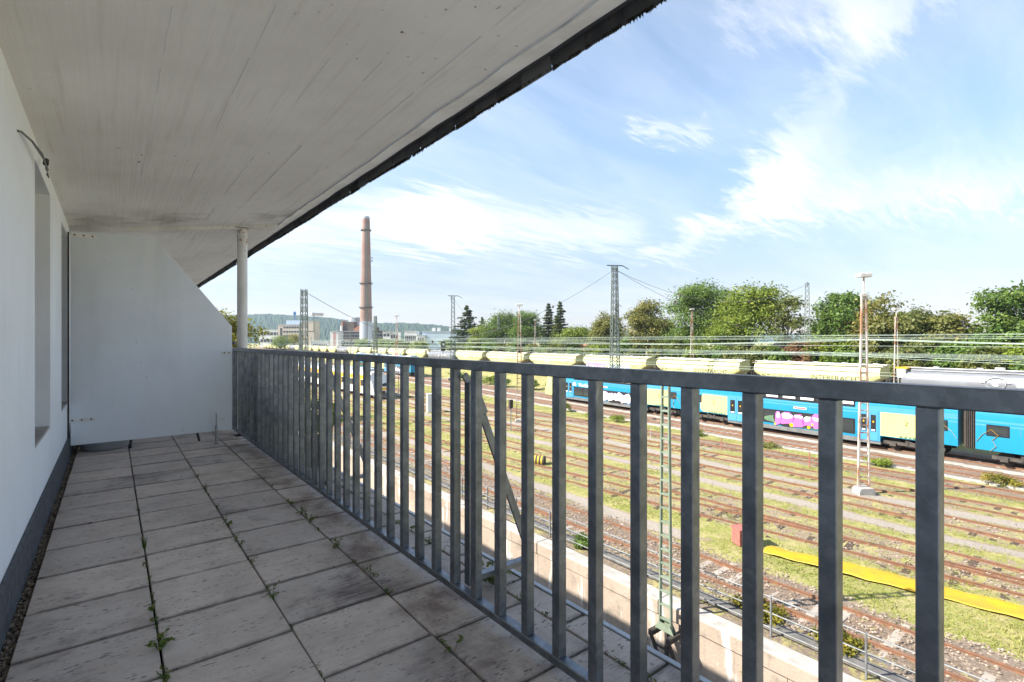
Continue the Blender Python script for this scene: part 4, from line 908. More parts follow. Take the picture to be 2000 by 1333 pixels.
    if text:
        lettering('lettering', 'WestfalenBahn', .62, MT['w_white'], t, (-1.41, 17.0, 2.18), .003, stretch=.9)
        blob(t, 'cloud_logo', [(18.2,2.25),(17.5,2.25),(17.5,2.45),(17.75,2.7),(18.0,2.7),(18.2,2.45)], -1.41, MT['w_white'], .003)
    if graffiti:
        rng = random.Random(graffiti); y0, y1 = (9.0,13.2) if graffiti == 1 else (7.6,12.4)
        def wob(ya, yb, za, zb, n=9, j=.18):
            m = 18; cy, cz, ry, rz = (ya+yb)/2, (za+zb)/2, (yb-ya)/2, (zb-za)/2; p1, p2, p3 = rng.uniform(0,6), rng.uniform(0,6), rng.uniform(0,6); e = .55
            def se(v): return math.copysign(abs(v)**e, v)
            return [(cy+ry*se(math.cos(a))*(1+j*.5*math.sin(3*a+p1)), cz+rz*se(math.sin(a))*(1+j*.9*math.sin(2*a+p2))+j*.5*math.sin(4*a+p3)*rz) for a in [2*math.pi*q_/m for q_ in range(m)]]
        base = blob(t, 'graffiti', wob(y0-.8,y1+.9,.82,1.55,8,.16), -1.431, MT['g_green'] if graffiti == 1 else MT['g_lav'], .003)
        blob(base, 'graffiti_outline', wob(y0-.1,y1+.1,.74,2.02,12,.12), -1.434, MT['g_black'], .003)
        k = y0
        while k < y1-.3:
            w = rng.uniform(.7,1.25)
            blob(base, 'graffiti_letter', wob(k-.06,min(k+w,y1)+.06,.80+rng.uniform(0,.2),1.96-rng.uniform(0,.25),4,.30), -1.438, MT['g_pink'] if graffiti == 1 else MT['g_white'], .003)
            blob(base, 'graffiti_highlight', wob(k+.08,min(k+w,y1)-.1,1.45+rng.uniform(-.1,.1),1.82,4,.35), -1.442, MT['g_white'] if graffiti == 1 else MT['g_lav'], .003)
            if rng.random() < .7:
                cy, cz, r_ = k+rng.uniform(.1,w), rng.uniform(.8,1.2), rng.uniform(.1,.2); blob(base, 'graffiti_dot', [(cy+r_*math.cos(a*.7854), cz+r_*math.sin(a*.7854)) for a in range(8)], -1.446, MT['t_yellow'] if graffiti == 1 else MT['g_white'], .003)
            k += w
    return t
def on_line(x0, y, z=RZ): return (x0+SL*y, y, z)
carriage(on_line(46.85, 8.0), 23.0, 'blue double-deck carriage with the pink and white graffiti', graffiti=1)
carriage(on_line(46.85, 31.15), 25.0, 'blue double-deck carriage with the cream cab end and white graffiti', cab=True, graffiti=2, text=True)
carriage(on_line(46.85, -15.25), 23.1, 'blue double-deck carriage cut off by the right edge of the picture', plain_far=True)
carriage(on_line(46.85, 130.5), 24.6, 'far blue double-deck carriage glimpsed behind the far railing bars, rear one', cab=True)
c = carriage(on_line(46.85, 106.5), 23.4, 'far blue double-deck carriage glimpsed behind the railing bars near the chimney', graffiti=2)

def dmu():
    prof = [(-1.36,.55),(-1.42,1.0),(-1.42,2.6),(-1.30,3.35),(-.95,3.75),(0,3.9),(.95,3.75),(1.30,3.35),(1.42,2.6),(1.42,1.0),(1.36,.55)]
    for y, front, lb in ((68.8, True, 'yellow and white railcar with a dark sloping cab, seen between the railing bars'), (90.5, False, 'rear car of the yellow and white railcar train')):
        t = thing('railcar', (30.5, y, RZ), lb, 'railcar', 'yellow and white railcars'); L_ = 21.0
        b = MB(); s0 = 2.6 if front else .3; b.prism(prof, 'y', s0, L_); b.build('body', MT['t_white'], t, smooth=True)
        if front:
            b = MB(); secs = [(2.6,1,0),(1.5,.98,.15),(.7,.92,.5),(.1,.84,.9)]; vs = []; n = len(prof)
            for yy, sx, dz in secs:
                for x, z in prof: f = max(0,(z-1.2)/2.7); vs.append((x*sx, yy+f*dz*1.9, z-dz*.25*f))
            b.add(vs, [(k*n+i, k*n+(i+1)%n, (k+1)*n+(i+1)%n, (k+1)*n+i) for k in range(3) for i in range(n)]+[tuple(range(3*n, 4*n))]); c = b.build('cab', MT['t_white'], t, smooth=True)
            w = MB(); w.add([(-1.05,.72,1.75),(1.05,.72,1.75),(.85,1.95,3.15),(-.85,1.95,3.15)], [(0,1,2,3)]); w.v = [(x,yy-.12,z) for x,yy,z in w.v]; w.add([(-1.05,.80,1.75),(1.05,.80,1.75),(.85,2.0,3.15),(-.85,2.0,3.15)], [(3,2,1,0)]); w.build('windscreen', MT['t_band'], c)
            w = MB(); w.box(-.95,.95,.02,.12,1.25,1.55); w.build('stripe', MT['t_yellow'], c); w = MB(); w.box(-.35,.35,-.35,.2,.75,1.1); w.build('coupler', MT['ironblack'], c); w = MB(); w.box(-1.1,1.1,0,.6,.3,.75); w.build('snow_plough', MT['t_skirt'], c)
        panel(t, 'yellow_band', s0+.1, L_, 2.62, 3.25, MT['t_yellow'], -1.36, .06); wb = panel(t, 'window_band', s0+.1, L_, 1.65, 2.55, MT['t_band'], -1.423, .01)
        for k in range(8): panel(wb, 'pane', s0+.5+k*2.2, s0+2.3+k*2.2, 1.75, 2.45, MT['glass'], -1.436, .005)
        for k in (4.5, 12.5): panel(t, 'door', k, k+1.3, .75, 2.62, MT['t_yellow'], -1.43, .02)
        r = MB(); r.box(-.9,.9,3,19,3.82,4.15); r.build('roof_gear', MT['t_roof'], t); u = MB(); u.box(-1.25,1.25,2,20,.45,.6); u.build('underframe', MT['t_under'], t)
        for yc in (4, 17): bogie(t, yc)
dmu()

# ---- hopper and tank wagons on the raised line
def hopper_section(bot, top=4.25, hw=1.48):
    pts = [(-hw*.80, bot), (-hw, min(bot+.45, 3.2)), (-hw, 3.3)]
    for k in range(7): a = math.pi*(1-k/6.0); pts.append((hw*math.cos(a)*.98, 3.35+(top-3.35)*math.sin(a)**.8))
    pts += [(hw, 3.3), (hw, min(bot+.45, 3.2)), (hw*.80, bot)]; return pts
def hopper(L_=17.4):
    t = link('hopper_wagon', None); b = MB(); prof = [(1.1,3.05),(1.11,2.75),(2.6,2.0),(4.4,1.25),(L_/2-.6,1.25),(L_/2,1.6),(L_/2+.6,1.25),(L_-4.4,1.25),(L_-2.6,2.0),(L_-1.11,2.75),(L_-1.1,3.05)]; vs = []; n = None
    for y, bz in prof:
        sec = hopper_section(bz, 4.25 if 1.11 <= y <= L_-1.11 else 4.1, 1.48 if 1.11 <= y <= L_-1.11 else 1.36); n = len(sec); vs += [(x, y, z) for x, z in sec]
    m = len(prof); fs = [(k*n+i, k*n+(i+1)%n, (k+1)*n+(i+1)%n, (k+1)*n+i) for k in range(m-1) for i in range(n)]+[tuple(range(n-1,-1,-1)), tuple(range((m-1)*n, m*n))]
    b.add(vs, fs); b.build('hopper_body', MT['w_yellow'], t, smooth=True)
    w = MB(); w.box(-.55,.55,.7,L_-.7,4.24,4.33); w.box(-1.25,-.62,.8,L_-.8,4.06,4.11)
    for k in range(5): w.cyl((0,2.0+k*(L_-4)/4,4.3),(0,2.0+k*(L_-4)/4,4.42),.33,n=10)
    w.build('catwalk', MT['w_walk'], t)
    w = MB(); w.box(-1.494,-1.482,1.2,L_-1.2,3.36,3.44); w.build('side_seam', MT['w_text'], t)
    u = MB(); u.box(-1.2,-.9,.1,L_-.1,.95,1.2); u.box(.9,1.2,.1,L_-.1,.95,1.2); u.box(-1.3,1.3,.05,.35,.9,1.25); u.box(-1.3,1.3,L_-.35,L_-.05,.9,1.25)
    for yy in (.5, L_-.5):
        for xx in (-1.1,-.5,.5,1.1): u.bar((xx,yy,1.2),(xx,yy,2.9),.06,.06)
        u.bar((-1.1,yy,1.9),(1.1,yy,1.9),.05,.05); u.bar((-1.1,yy,2.5),(1.1,yy,2.5),.05,.05)
    u.build('underframe', MT['t_under'], t)
    bogie(t, 2.4, wb=1.8); bogie(t, L_-2.4, wb=1.8)
    q = lettering('lettering', 'INTERFRACHT', .78, MT['w_text'], t, (-1.487, L_*.56-1.0, 2.28), .003, stretch=1.15)
    q = lettering('slogan', 'WE MOVE THE GRAIN', .42, MT['w_text'], t, (-1.487, L_-2.2, 2.38), .003, stretch=1.05)
    o = MB(); cy = L_*.42-.8
    for k in range(10): 
        a0, a1 = math.pi*(.12+.76*k/10), math.pi*(.12+.76*(k+1)/10); o.bar((-1.489,cy+.95*math.cos(a0),2.95+.33*math.sin(a0)),(-1.489,cy+.95*math.cos(a1),2.95+.33*math.sin(a1)),.01,.05,(1,0,0))
    o.build('arc_logo', MT['w_text'], t)
    return t
def tanker(L_=17.4):
    t = link('tank_wagon', None); b = MB(); prof = [(.02,.45),(.5,.50),(.9,.62),(1.25,.85),(1.38,1.2),(1.42,1.7),(1.42,L_-1.7),(1.38,L_-1.2),(1.25,L_-.85),(.9,L_-.62),(.5,L_-.5),(.02,L_-.45)]; vs = []; n = 24
    for r, y in prof:
        for i in range(n): a = 2*math.pi*i/n; vs.append((r*math.cos(a), y, 2.66+r*math.sin(a)))
    m = len(prof); b.add(vs, [(k*n+i, k*n+(i+1)%n, (k+1)*n+(i+1)%n, (k+1)*n+i) for k in range(m-1) for i in range(n)]+[tuple(range(n)), tuple(range(m*n-1,(m-1)*n-1,-1))]); b.build('tank', MT['w_grey'], t, smooth=True)
    w = MB(); w.box(-.5,.5,1.0,L_-1.0,4.08,4.16); w.box(-.95,-.55,1.6,L_-1.6,3.84,3.88); w.cyl((0,L_/2,4.1),(0,L_/2,4.4),.4,n=12)
    for k in range(4): w.cyl((0,3+k*3.6,4.1),(0,3+k*3.6,4.3),.28,n=10)
    w.build('catwalk', MT['w_walk'], t)
    u = MB(); u.box(-1.2,-.9,.1,L_-.1,.95,1.2); u.box(.9,1.2,.1,L_-.1,.95,1.2); u.box(-1.3,1.3,.05,.35,.9,1.25); u.box(-1.3,1.3,L_-.35,L_-.05,.9,1.25); u.box(-1.0,1.0,2.2,2.8,1.2,1.7); u.box(-1.0,1.0,L_-2.8,L_-2.2,1.2,1.7); u.build('underframe', MT['t_under'], t)
    e = MB(); e.bar((-1.2,.2,1.2),(-1.2,.2,2.3),.05,.05); e.bar((1.2,.2,1.2),(1.2,.2,2.3),.05,.05); e.bar((-1.2,.2,2.3),(1.2,.2,2.3),.05,.05); e.bar((-1.2,.2,1.8),(1.2,.2,1.8),.05,.05); e.build('end_rail', MT['w_white'], t)
    bogie(t, 2.4, wb=1.8); bogie(t, L_-2.4, wb=1.8); return t
edges = [.9, 18.2, 35.5, 52.6, 70.9, 89.1, 108.3, 125.9, 145.0]
while len(edges) < 29: edges.append(edges[-1]+18.4)
hw_, tw_ = hopper(), tanker(); used = {'h': 0, 't': 0}
GREY = {0: 'near grey tank wagon with the round white emblem at the right edge', 7: 'grey tank wagon between yellow wagons, left of the spruce', 13: 'far grey tank wagon right below the brick chimney base', 20: 'far grey tank wagon behind the near lattice mast'}
ordn = ['first','second','third','fourth','fifth','sixth','seventh','eighth','ninth','tenth','eleventh','twelfth','thirteenth','fourteenth','fifteenth','sixteenth','seventeenth','eighteenth','nineteenth','twentieth','twenty-first','twenty-second','twenty-third','twenty-fourth','twenty-fifth','twenty-sixth','twenty-seventh','twenty-eighth','twenty-ninth']
hn = 0
def gable_fix(): pass
for i in range(len(edges)-1):
    y0, y1 = edges[i], edges[i+1]; k = 't' if i in GREY else 'h'; src = tw_ if k == 't' else hw_
    if used[k] == 0: o = src; used[k] = 1
    else: o = copy_tree(src)
    o.location = on_line(68.5, y0, RZ+UP); o.rotation_euler = (0,0,-math.atan(SL)); o.scale = (1, (y1-y0)/17.45, 1)
    if k == 't': tag(o, GREY[i], 'tank wagon', 'grey tank wagons')
    else:
        tag(o, f'pale yellow grain hopper wagon, {ordn[hn]} counted leftward from the right edge', 'hopper wagon', 'pale yellow hopper wagons'); hn += 1
    if i == 0:
        em = []; 
        lettering('emblem_letter', 'e', 1.15, MT['w_white'], o, (-1.43, 9.05, 2.62), .004); lettering('lettering', 'ermewa', .95, MT['w_white'], o, (-1.43, 7.3, 2.62), .004)
        b = MB()
        for q in range(20):
            a0, a1 = 2*math.pi*q/20, 2*math.pi*(q+1)/20; b.bar((-1.435,8.72+.78*math.cos(a0),2.92+.62*math.sin(a0)),(-1.435,8.72+.78*math.cos(a1),2.92+.62*math.sin(a1)),.012,.13,(1,0,0))
        b.bar((-1.435,9.5,2.92),(-1.435,9.85,2.92),.012,.14,(1,0,0)); b.bar((-1.435,7.6,2.92),(-1.435,7.95,2.92),.012,.14,(1,0,0)); b.build('emblem_ring', MT['w_white'], o)
        wv = MB(); wv.prism([(-1.2,3.0),(1.2,3.0),(1.35,4.0),(-1.35,4.0)], 'y', 16.2, 17.0); wv.build('end_platform', MT['w_white'], o); wv = MB(); wv.box(-1.4,1.4,16.0,17.1,4.0,4.15); wv.build('warning_board', MT['t_yellow'], o)
    if i == 3:
        for nm, ya, yb, mm in (('graffiti', 15.4, 10.6, 'g_pink'), ('graffiti', 9.8, 4.4, 'g_teal')):
            rng = random.Random(i+int(ya)); y = ya
            while y > yb:
                w = rng.uniform(.5,.9); pts = [(y, 1.75+rng.uniform(-.1,.1)), (y-w*.4, 1.7), (y-w, 1.8+rng.uniform(-.1,.1)), (y-w*.95, 2.3), (y-w+.05, 2.75+rng.uniform(-.15,.2)), (y-w*.5, 2.9), (y-.05, 2.7+rng.uniform(-.1,.15))]
                blob(o, nm, pts, -1.496, MT[mm], .004); blob(o, nm, [(p[0]*.6+(y-w/2)*.4, p[1]*.5+2.3*.5) for p in pts], -1.5, MT['g_white'] if rng.random() < .6 else MT['g_lav'], .003); y -= w+.06
    if i == 9: blob(o, 'hazard_board', [(6,1.6),(9,1.6),(9,2.6),(6,2.6)], -1.488, MT['w_red'], .004); blob(o, 'info_board', [(3,1.5),(4.6,1.5),(4.6,2.5),(3,2.5)], -1.488, MT['w_blue'], .004)
    if i in (10, 12): blob(o, 'info_board', [(6,1.6),(10,1.6),(10,2.3),(6,2.3)], -1.488, MT['w_white'], .004)

# ---- overhead wires
def wire(name, pts, r, mat, label, group, parent=None, segs=1):
    b = MB(); b.tube(pts, r, 4); o = b.build(name, mat); tag(o, label, 'wire', group); return o
def sag(p, q, d, n=9):
    p, q = Vector(p), Vector(q); return [tuple(p.lerp(q, k/n)-Vector((0,0,d*4*(k/n)*(1-k/n)))) for k in range(n+1)]
GW = 'overhead wires along the main lines'
for i, x0 in enumerate((46.85, 51.4, 56.0, 60.5, 64.5, 68.5, 73.0)):
    z0 = RZ+5.55+(UP if x0 > 53 else 0)
    wire('contact_wire', [(x0+SL*y, y, z0) for y in (-30, 20, 80, 160, 330)], .012, MT['wire'], f'straight contact wire, {ordinal(i+1)} counted from the near side', GW)
    pts = []
    for a in range(-40, 320, 60): pts += sag((x0+SL*a, a, z0+1.7), (x0+SL*(a+60), a+60, z0+1.7), .7, 6)[:-1]
    wire('messenger_wire', pts, .012, MT['wire'], f'sagging carrier wire, {ordinal(i+1)} counted from the near side', GW)
for i, (x0, z) in enumerate(((63.5, 1.35), (66.5, 1.75), (70, 1.55), (74, 1.9), (62, .6))):
    wire('feeder_wire', [(x0+SL*y, y, z) for y in (-30, 330)], .014, MT['wire'], f'upper feeder wire in front of the trees, {ordinal(i+1)} of five', GW)
GX = 'cross-span cables between the masts'
A, B2, C2, D2, E2 = (57.6,48.8,11.6), (57.6,93.5,10.4), (103,40.6,11.8), (100,84,10.0), (15.05,52.6,6.1)
for p, q, s, lb in ((A, (57.6,95,2.0), 2.5, 'cable sloping left from the tall middle mast'), (A, D2, 5.5, 'cable from the tall middle mast to the thin mast behind'), (A, C2, 4.0, 'cable sloping right from the tall middle mast towards the trees'), (A, (103,44,2.5), 2.0, 'lower cable sloping right from the tall middle mast'), (E2, (57.6,88,2.2), 2.8, 'cable sloping right from the near lattice mast towards the chimney'), (B2, (112,150,8.5), 4, 'thin cable between the mast left of the spruce and the slim mast')):
    t = thing('span_cable', (0,0,0), lb, 'cable', GX); pts = sag(p, q, s, 14); b = MB(); b.tube(pts, .028, 4); b.build('cable', MT['wired'], t)
    for k in (4, 9): c = Vector(pts[k]); b = MB(); b.cyl(c-Vector((0,0,.22)), c+Vector((0,0,.22)), .13, n=8); b.build('insulator', MT['insul'], t)
# ================================================================== TREES AND SHRUBS
def crown_points(rng, lobes, nclump, nleaf, spread):
    C = []; Nn = []; T = []
    lobes = np.array(lobes, float); vol = lobes[:,3]*lobes[:,4]; pr = vol/vol.sum()
    for _ in range(nclump):
        l = lobes[rng.choice(len(lobes), p=pr)]; d = rng.standard_normal(3); d /= np.linalg.norm(d)
        if d[2] < -.35: d[2] *= -.6
        rad = rng.uniform(.55,1.0)+.16*(rng.uniform() < .25); c = l[:3]+d*np.array([l[3],l[3],l[4]])*rad; tb = rng.uniform(0,.75)
        k = int(nleaf*rng.uniform(.6,1.4)); p = c+rng.normal(0,1,(k,3))*np.array([spread,spread,spread*.62]); C.append(p)
        Nn.append(d[None,:]*.9+np.array([[0,0,.7]])+rng.normal(0,.7,(k,3))); T.append(np.clip(tb+rng.normal(0,.16,k), 0, 1))
    return np.concatenate(C), np.concatenate(Nn), np.concatenate(T)
def tree(x, y, z, h, rad, mat, label, seed, lobes=9, base=.12, nclump=300, nleaf=84, leaf=.25, name='deciduous_tree', group='trees behind the freight line', flat=1.0):
    rng = np.random.default_rng(seed); t = thing(name, (x, y, z), label, 'tree', group); rad *= 1.22; nclump = int(nclump*1.25)
    cz = h*(base+(1-base)*.5); ch = h*(1-base)*.5; L_ = []
    for k in range(lobes):
        a = 2*math.pi*(k+rng.uniform(-.3,.3))/lobes*2.4; rr = rad*rng.uniform(.30,.62); zz = cz+ch*rng.uniform(-.62,.62); sc = 1-.45*max(0,(zz-cz)/ch)
        L_.append((math.cos(a)*rr*sc, math.sin(a)*rr*sc, zz, rad*rng.uniform(.34,.52), ch*rng.uniform(.26,.42)*flat))
    L_.append((0,0,cz+ch*.62,rad*.48,ch*.40)); L_.append((0,0,cz-ch*.1,rad*.72,ch*.62))
    C, N_, T = crown_points(rng, L_, nclump, nleaf, rad*.115)
    leaf_quads('crown', C, N_, (.45+1.1*rng.uniform(0,1,len(C))**2)*leaf, T, mat, t, .62, rng)
    b = MB(); b.tube([(0,0,-.4),(.05,0,h*.15),(.1,.05,h*.4),(0,.1,h*.72)], [h*.024,h*.019,h*.013,h*.004], 8)
    for l in L_:
        s0 = rng.uniform(.2,.5)*h; b.tube([(.05,.03,s0),(l[0]*.5,l[1]*.5,(s0+l[2])*.5+.2),(l[0],l[1],l[2])], [h*.009,h*.006,h*.002], 5)
    b.build('trunk', MT['bark'], t, smooth=True); return t
def conifer(x, y, z, h, rad, label, seed, tiers=22, mat='leaf_dark', n=210):
    rng = np.random.default_rng(seed); t = thing('conifer_tree', (x, y, z), label, 'tree', 'trees behind the freight line'); C = []; N_ = []; T = []
    for k in range(tiers):
        f = k/(tiers-1); zz = h*(.06+.92*f); r = rad*(1-f)**.7*rng.uniform(.6,1.2)+.12; nb = max(5, int(14*(1-f)+5))
        for j in range(nb):
            a = rng.uniform(0, 6.283); rl = r*rng.uniform(.65,1.12); m = max(30, int(3.6*n*(1-f*.75)/nb)); u = rng.uniform(.12,1,m)**.7
            p = np.stack([np.cos(a)*rl*u, np.sin(a)*rl*u, zz-.28*rl*u+.22*rl*u*u], -1)+rng.normal(0,1,(m,3))*np.array([.16,.16,.12])*(h/16); C.append(p)
            N_.append(np.array([[math.cos(a)*.3, math.sin(a)*.3, 1]])+rng.normal(0,.5,(m,3))); T.append(np.clip(rng.uniform(0,.6)+rng.normal(0,.15,m), 0, 1))
    C = np.concatenate(C); leaf_quads('crown', C, np.concatenate(N_), rng.uniform(.20,.40,len(C))*h/16, np.concatenate(T), MT[mat], t, .5, rng)
    b = MB(); b.cyl((0,0,-.3),(0,0,h*.97),h*.017,.02,n=7); b.build('trunk', MT['bark'], t)
def bush(x, y, z, h, rad, mat, label, seed, group, nclump=60, nleaf=46, leaf=.16, name='shrub'):
    rng = np.random.default_rng(seed); t = thing(name, (x, y, z), label, 'shrub', group)
    L_ = [(rng.uniform(-.5,.5)*rad, rng.uniform(-.5,.5)*rad, h*rng.uniform(.3,.68), rad*rng.uniform(.45,.6), h*rng.uniform(.28,.36)) for _ in range(5)]+[(0,0,h*.35,rad*.8,h*.4)]
    C, N_, T = crown_points(rng, L_, nclump, nleaf, rad*.12); C[:,2] = np.maximum(C[:,2], .02)
    leaf_quads('foliage', C, N_, rng.uniform(.7,1.3,len(C))*leaf, T, mat, t, .6, rng)
    b = MB()
    for l in L_: b.tube([(0,0,-.1),(l[0]*.5,l[1]*.5,l[2]*.6),(l[0],l[1],l[2])], [.05*h/3,.035*h/3,.01], 5)
    b.build('stem', MT['bark'], t)
ZT = -6.2
conifer(119,182,ZT,22.5,9.2,'dark spruce with a tall pointed crown', 1, 24, n=300); conifer(123.5,177,ZT,17.5,5.0,'smaller dark spruce at the right of the tall one', 2)
tree(117,154,ZT,18.0,8.5,MT['leaf_green'],'broad green tree right of the spruce', 3); tree(113,163,ZT,13,5.5,MT['leaf_lime'],'small yellow-green tree at the foot of the spruce', 4, nclump=150)
tree(119,142,ZT,18.5,7.0,MT['leaf_green'],'green tree left of the pointed conifers', 5); conifer(115.5,126.5,ZT,20.0,4.6,'slim pointed conifer, left of the pair', 6); conifer(117,122.5,ZT,20.4,4.8,'slim pointed conifer, right of the pair', 7)
conifer(112,119,ZT,15.5,5.2,'broad brownish conifer in front of the slim pair', 8, 18, 'leaf_olive', 300); tree(114,113,ZT,11.5,6.0,MT['leaf_lime'],'low yellow-green tree right of the conifers', 9, nclump=150)
tree(112.5,98,ZT,15.3,5.4,MT['leaf_autumn'],'autumn-tinged tree behind the tall middle mast', 10, nclump=170)
tree(111.5,83,ZT,18.2,6.0,MT['leaf_autumn'],'brownish tree left of the big round green tree', 11); tree(110,67.5,ZT,21.5,8.2,MT['leaf_green'],'big round dark green tree, tallest of the row', 12, lobes=12, nclump=330, nleaf=70)
tree(108.6,54.5,ZT,19.3,7.4,MT['leaf_lime'],'bright lime-green tree right of the big round tree', 13, lobes=11, nclump=290, base=.26); tree(107.5,46.0,ZT,16.8,4.2,MT['leaf_olive'],'thin half-bare tree at the right of the lime-green tree', 14, nclump=90, nleaf=44)
tree(112,60.5,ZT,14.5,4.0,MT['leaf_autumn'],'yellowing tree squeezed between the big green and lime trees', 15, nclump=110)
tree(107.5,36.2,ZT,17.2,5.0,MT['leaf_green'],'round tree left of the rust-streaked lamp mast', 16, nclump=210); tree(106.5,30.5,ZT,15.8,5.2,MT['leaf_autumn'],'brown-green maple behind the rust-streaked lamp mast', 17, nclump=210); tree(106,25.0,ZT,12.6,4.4,MT['leaf_olive'],'lower dark tree right of the maple', 18, nclump=170)
tree(105.7,20.6,ZT,11.8,4.6,MT['leaf_autumn'],'orange-brown tree between the maple and the tree at the right edge', 19, nclump=170); tree(105.2,13.2,ZT,15.6,5.2,MT['leaf_green'],'tall loose tree at the right edge of the picture', 20, nclump=170); tree(106,7.0,ZT,14,5.0,MT['leaf_green'],'dark tree cut off by the right edge of the picture', 21, nclump=160)
mats = ['leaf_olive','leaf_green','leaf_lime','leaf_olive','leaf_green','leaf_olive']; rb_ = random.Random(4); k = 0; y = 4.0
while y < 190:
    x = 96+SL*y+rb_.uniform(-2,2)
    mm = 'leaf_red' if 37 < y < 40.5 else mats[k % 6]
    bush(x, y, ZT, rb_.uniform(6.2,8.6), rb_.uniform(3.2,4.4), MT[mm], 'copper-leaved shrub beside the lattice mast under the gap in the trees' if mm == 'leaf_red' else f'leafy hedge shrub behind the freight line, {ordinal(k+1)} counted leftward from the right edge', 300+k, 'hedge shrubs behind the freight line', 130, 60, .24, 'hedge_shrub'); y += rb_.uniform(3.0,4.4)*(1+y/240); k += 1
for i, (x, y, h, r, m) in enumerate(((118,195,8,5,'leaf_green'),(114,215,8,6,'leaf_lime'),(117,240,8,6,'leaf_olive'),(122,262,8,7,'leaf_green'),(128,290,9,7,'leaf_lime'),(126,315,8,7,'leaf_green'),(112,232,6,5,'leaf_olive'),(134,335,9,8,'leaf_lime'),(104,420,12,9,'leaf_lime'),(118,440,14,10,'leaf_yellow'),(98,400,11,8,'leaf_green'),(126,470,12,9,'leaf_green'))):
    tree(x, y, -6.5, h, r*.8, MT[m], (f'low green tree by the far freight wagons, {ordinal(i+1)} counted leftward from the spruce' if i < 8 else f'tree in front of the beige office block, {ordinal(i-7)} of four'), 60+i, nclump=90, nleaf=40, leaf=.32, group='far trees by the freight line', base=.1)
tree(9.0,60.5,-12.2,16.6,3.9,MT['leaf_yellow'],'yellowing autumn tree beyond the end of the balcony', 30, lobes=12, nclump=300, nleaf=75, leaf=.17, base=.3, group='trees beside the house')
tree(3.6,63.5,-12.2,18.0,4.2,MT['leaf_yellow'],'yellow tree half hidden by the privacy panel', 31, nclump=240, nleaf=66, leaf=.17, base=.3, group='trees beside the house')
gs = 'wild shrubs between the main tracks'
for i, (x, y, h, r, m, lb) in enumerate(((58,80,1.8,2.0,'leaf_lime','bright green shrub on the bank seen above the brace'),(56.5,84.5,1.7,2.0,'leaf_green','dark green shrub on the bank left of the bright one'),(58,91,2.2,2.6,'leaf_green','green shrub clump at the foot of the mast left of the spruce'),(56.5,74,1.6,1.8,'leaf_green','low green shrub near the second lamp mast'),(57,67,1.7,1.7,'leaf_lime','yellow-green shrub left of the cream cab'),(57.5,62,2.4,1.6,'leaf_green','upright green shrub beside the cream cab'),
       (42.5,43.5,1.2,.8,'leaf_lime','weedy shrub before the track of the blue train, left one'),(41.9,38.4,.9,1.1,'leaf_lime','weedy shrub before the track of the blue train, middle one'),(41.4,34.6,.8,1.0,'leaf_lime','weedy shrub before the track of the blue train, right one'),(41.0,25.5,.6,1.0,'leaf_lime','low yellow-flowered weed patch beside the main track'),(40.9,11.5,.5,.9,'leaf_lime','low weed patch right of the nearest lamp mast'),(40.6,5.5,.7,1.0,'leaf_yellow','yellow weed patch at the right edge by the main track'),(40.8,19.0,.4,1.1,'leaf_autumn','dry weed patch between lamp mast and main track'),(15.7,7.6,.3,.8,'leaf_yellow','low weed patch behind the guard fence beside the green mast'),(15.8,5.4,.25,.8,'leaf_yellow','green creeper patch behind the guard fence'),(15.3,14.5,.35,.6,'leaf_green','small weed by the guard fence'))):
    bush(x, y, -7.3+float(lift(x, y)), h, r, MT[m], lb, 500+i, gs, 46, 40, .05 if h < 1.5 else .13, 'wild_shrub')

def vine():
    rng = np.random.default_rng(77); t = thing('wall_vine', (13.92,7.0,-7.6), 'thin green vine hanging down the retaining wall', 'vine')
    pts = [(0,0,0),(-.02,.05,-.5),(-.015,-.04,-1.0),(-.02,.06,-1.6),(-.015,0,-2.3),(-.02,.08,-2.9)]; b = MB(); b.tube(pts, .008, 5); b.build('stem', MT['bark'], t)
    n = 260; u = rng.uniform(0,1,n); C = np.stack([-.04+rng.normal(0,.015,n), rng.normal(0,.07,n), -2.9*u], -1)
    leaf_quads('leaves', C, np.array([[-1,0,.5]])+rng.normal(0,.4,(n,3)), rng.uniform(.015,.035,n), rng.uniform(0,1,n), MT['leaf_lime'], t, .7, rng)
vine()
# ================================================================== THE TOWN BEYOND
V = Vector
DIRR = V((.785,-.62,0)); DIRF = V((.62,.785,0)); ROT = -R(38.27)     # far facades lie about square to the viewing direction
def block(name, loc, w, dpt, h, mat, label, cat='building', rows=0, cols=0, wmat=None, roof=None, group=None, wz=(.55,.8), x0=.05, x1=.95, rotz=ROT, base=-7.5):
    t = thing(name, (loc[0], loc[1], base), label, cat, group, rotz); hh = h-base
    b = MB(); b.box(0,w,0,dpt,0,hh); b.build('wall', mat, t)
    b = MB(); b.box(-.3,w+.3,-.3,dpt+.3,hh,hh+.6); b.build('roof', roof or MT['b_grey'], t)
    if rows:
        fh = hh/(rows+.6)
        for r in range(rows):
            zz = hh-(r+1)*fh*.98
            for c in range(cols):
                a = w*(x0+(x1-x0)*c/cols); e = w*(x0+(x1-x0)*(c+.86)/cols); f = MB(); f.box(a,e,-.10,.0,zz+fh*.18,zz+fh*.68); fo = f.build('window', wmat or MT['b_grey'], t)
                g = MB(); g.box(a+.15,e-.15,-.13,-.10,zz+fh*.24,zz+fh*.62); g.build('pane', MT['glass'], fo)
    return t
chim = thing('brick_chimney', (157.3,385.4,-9), 'tall round red-brick factory chimney with ring platforms', 'chimney')
b = MB(); b.lathe([(4.6,25.6),(4.4,36),(3.95,60),(3.4,86),(2.9,107.0),(2.8,107.4)], 32); b.build('brick_shaft', MT['brick'], chim, smooth=True)
b = MB(); b.lathe([(5.2,0),(4.95,14),(4.85,25.6)], 32); b.build('clad_base', MT['b_silver'], chim, smooth=True)
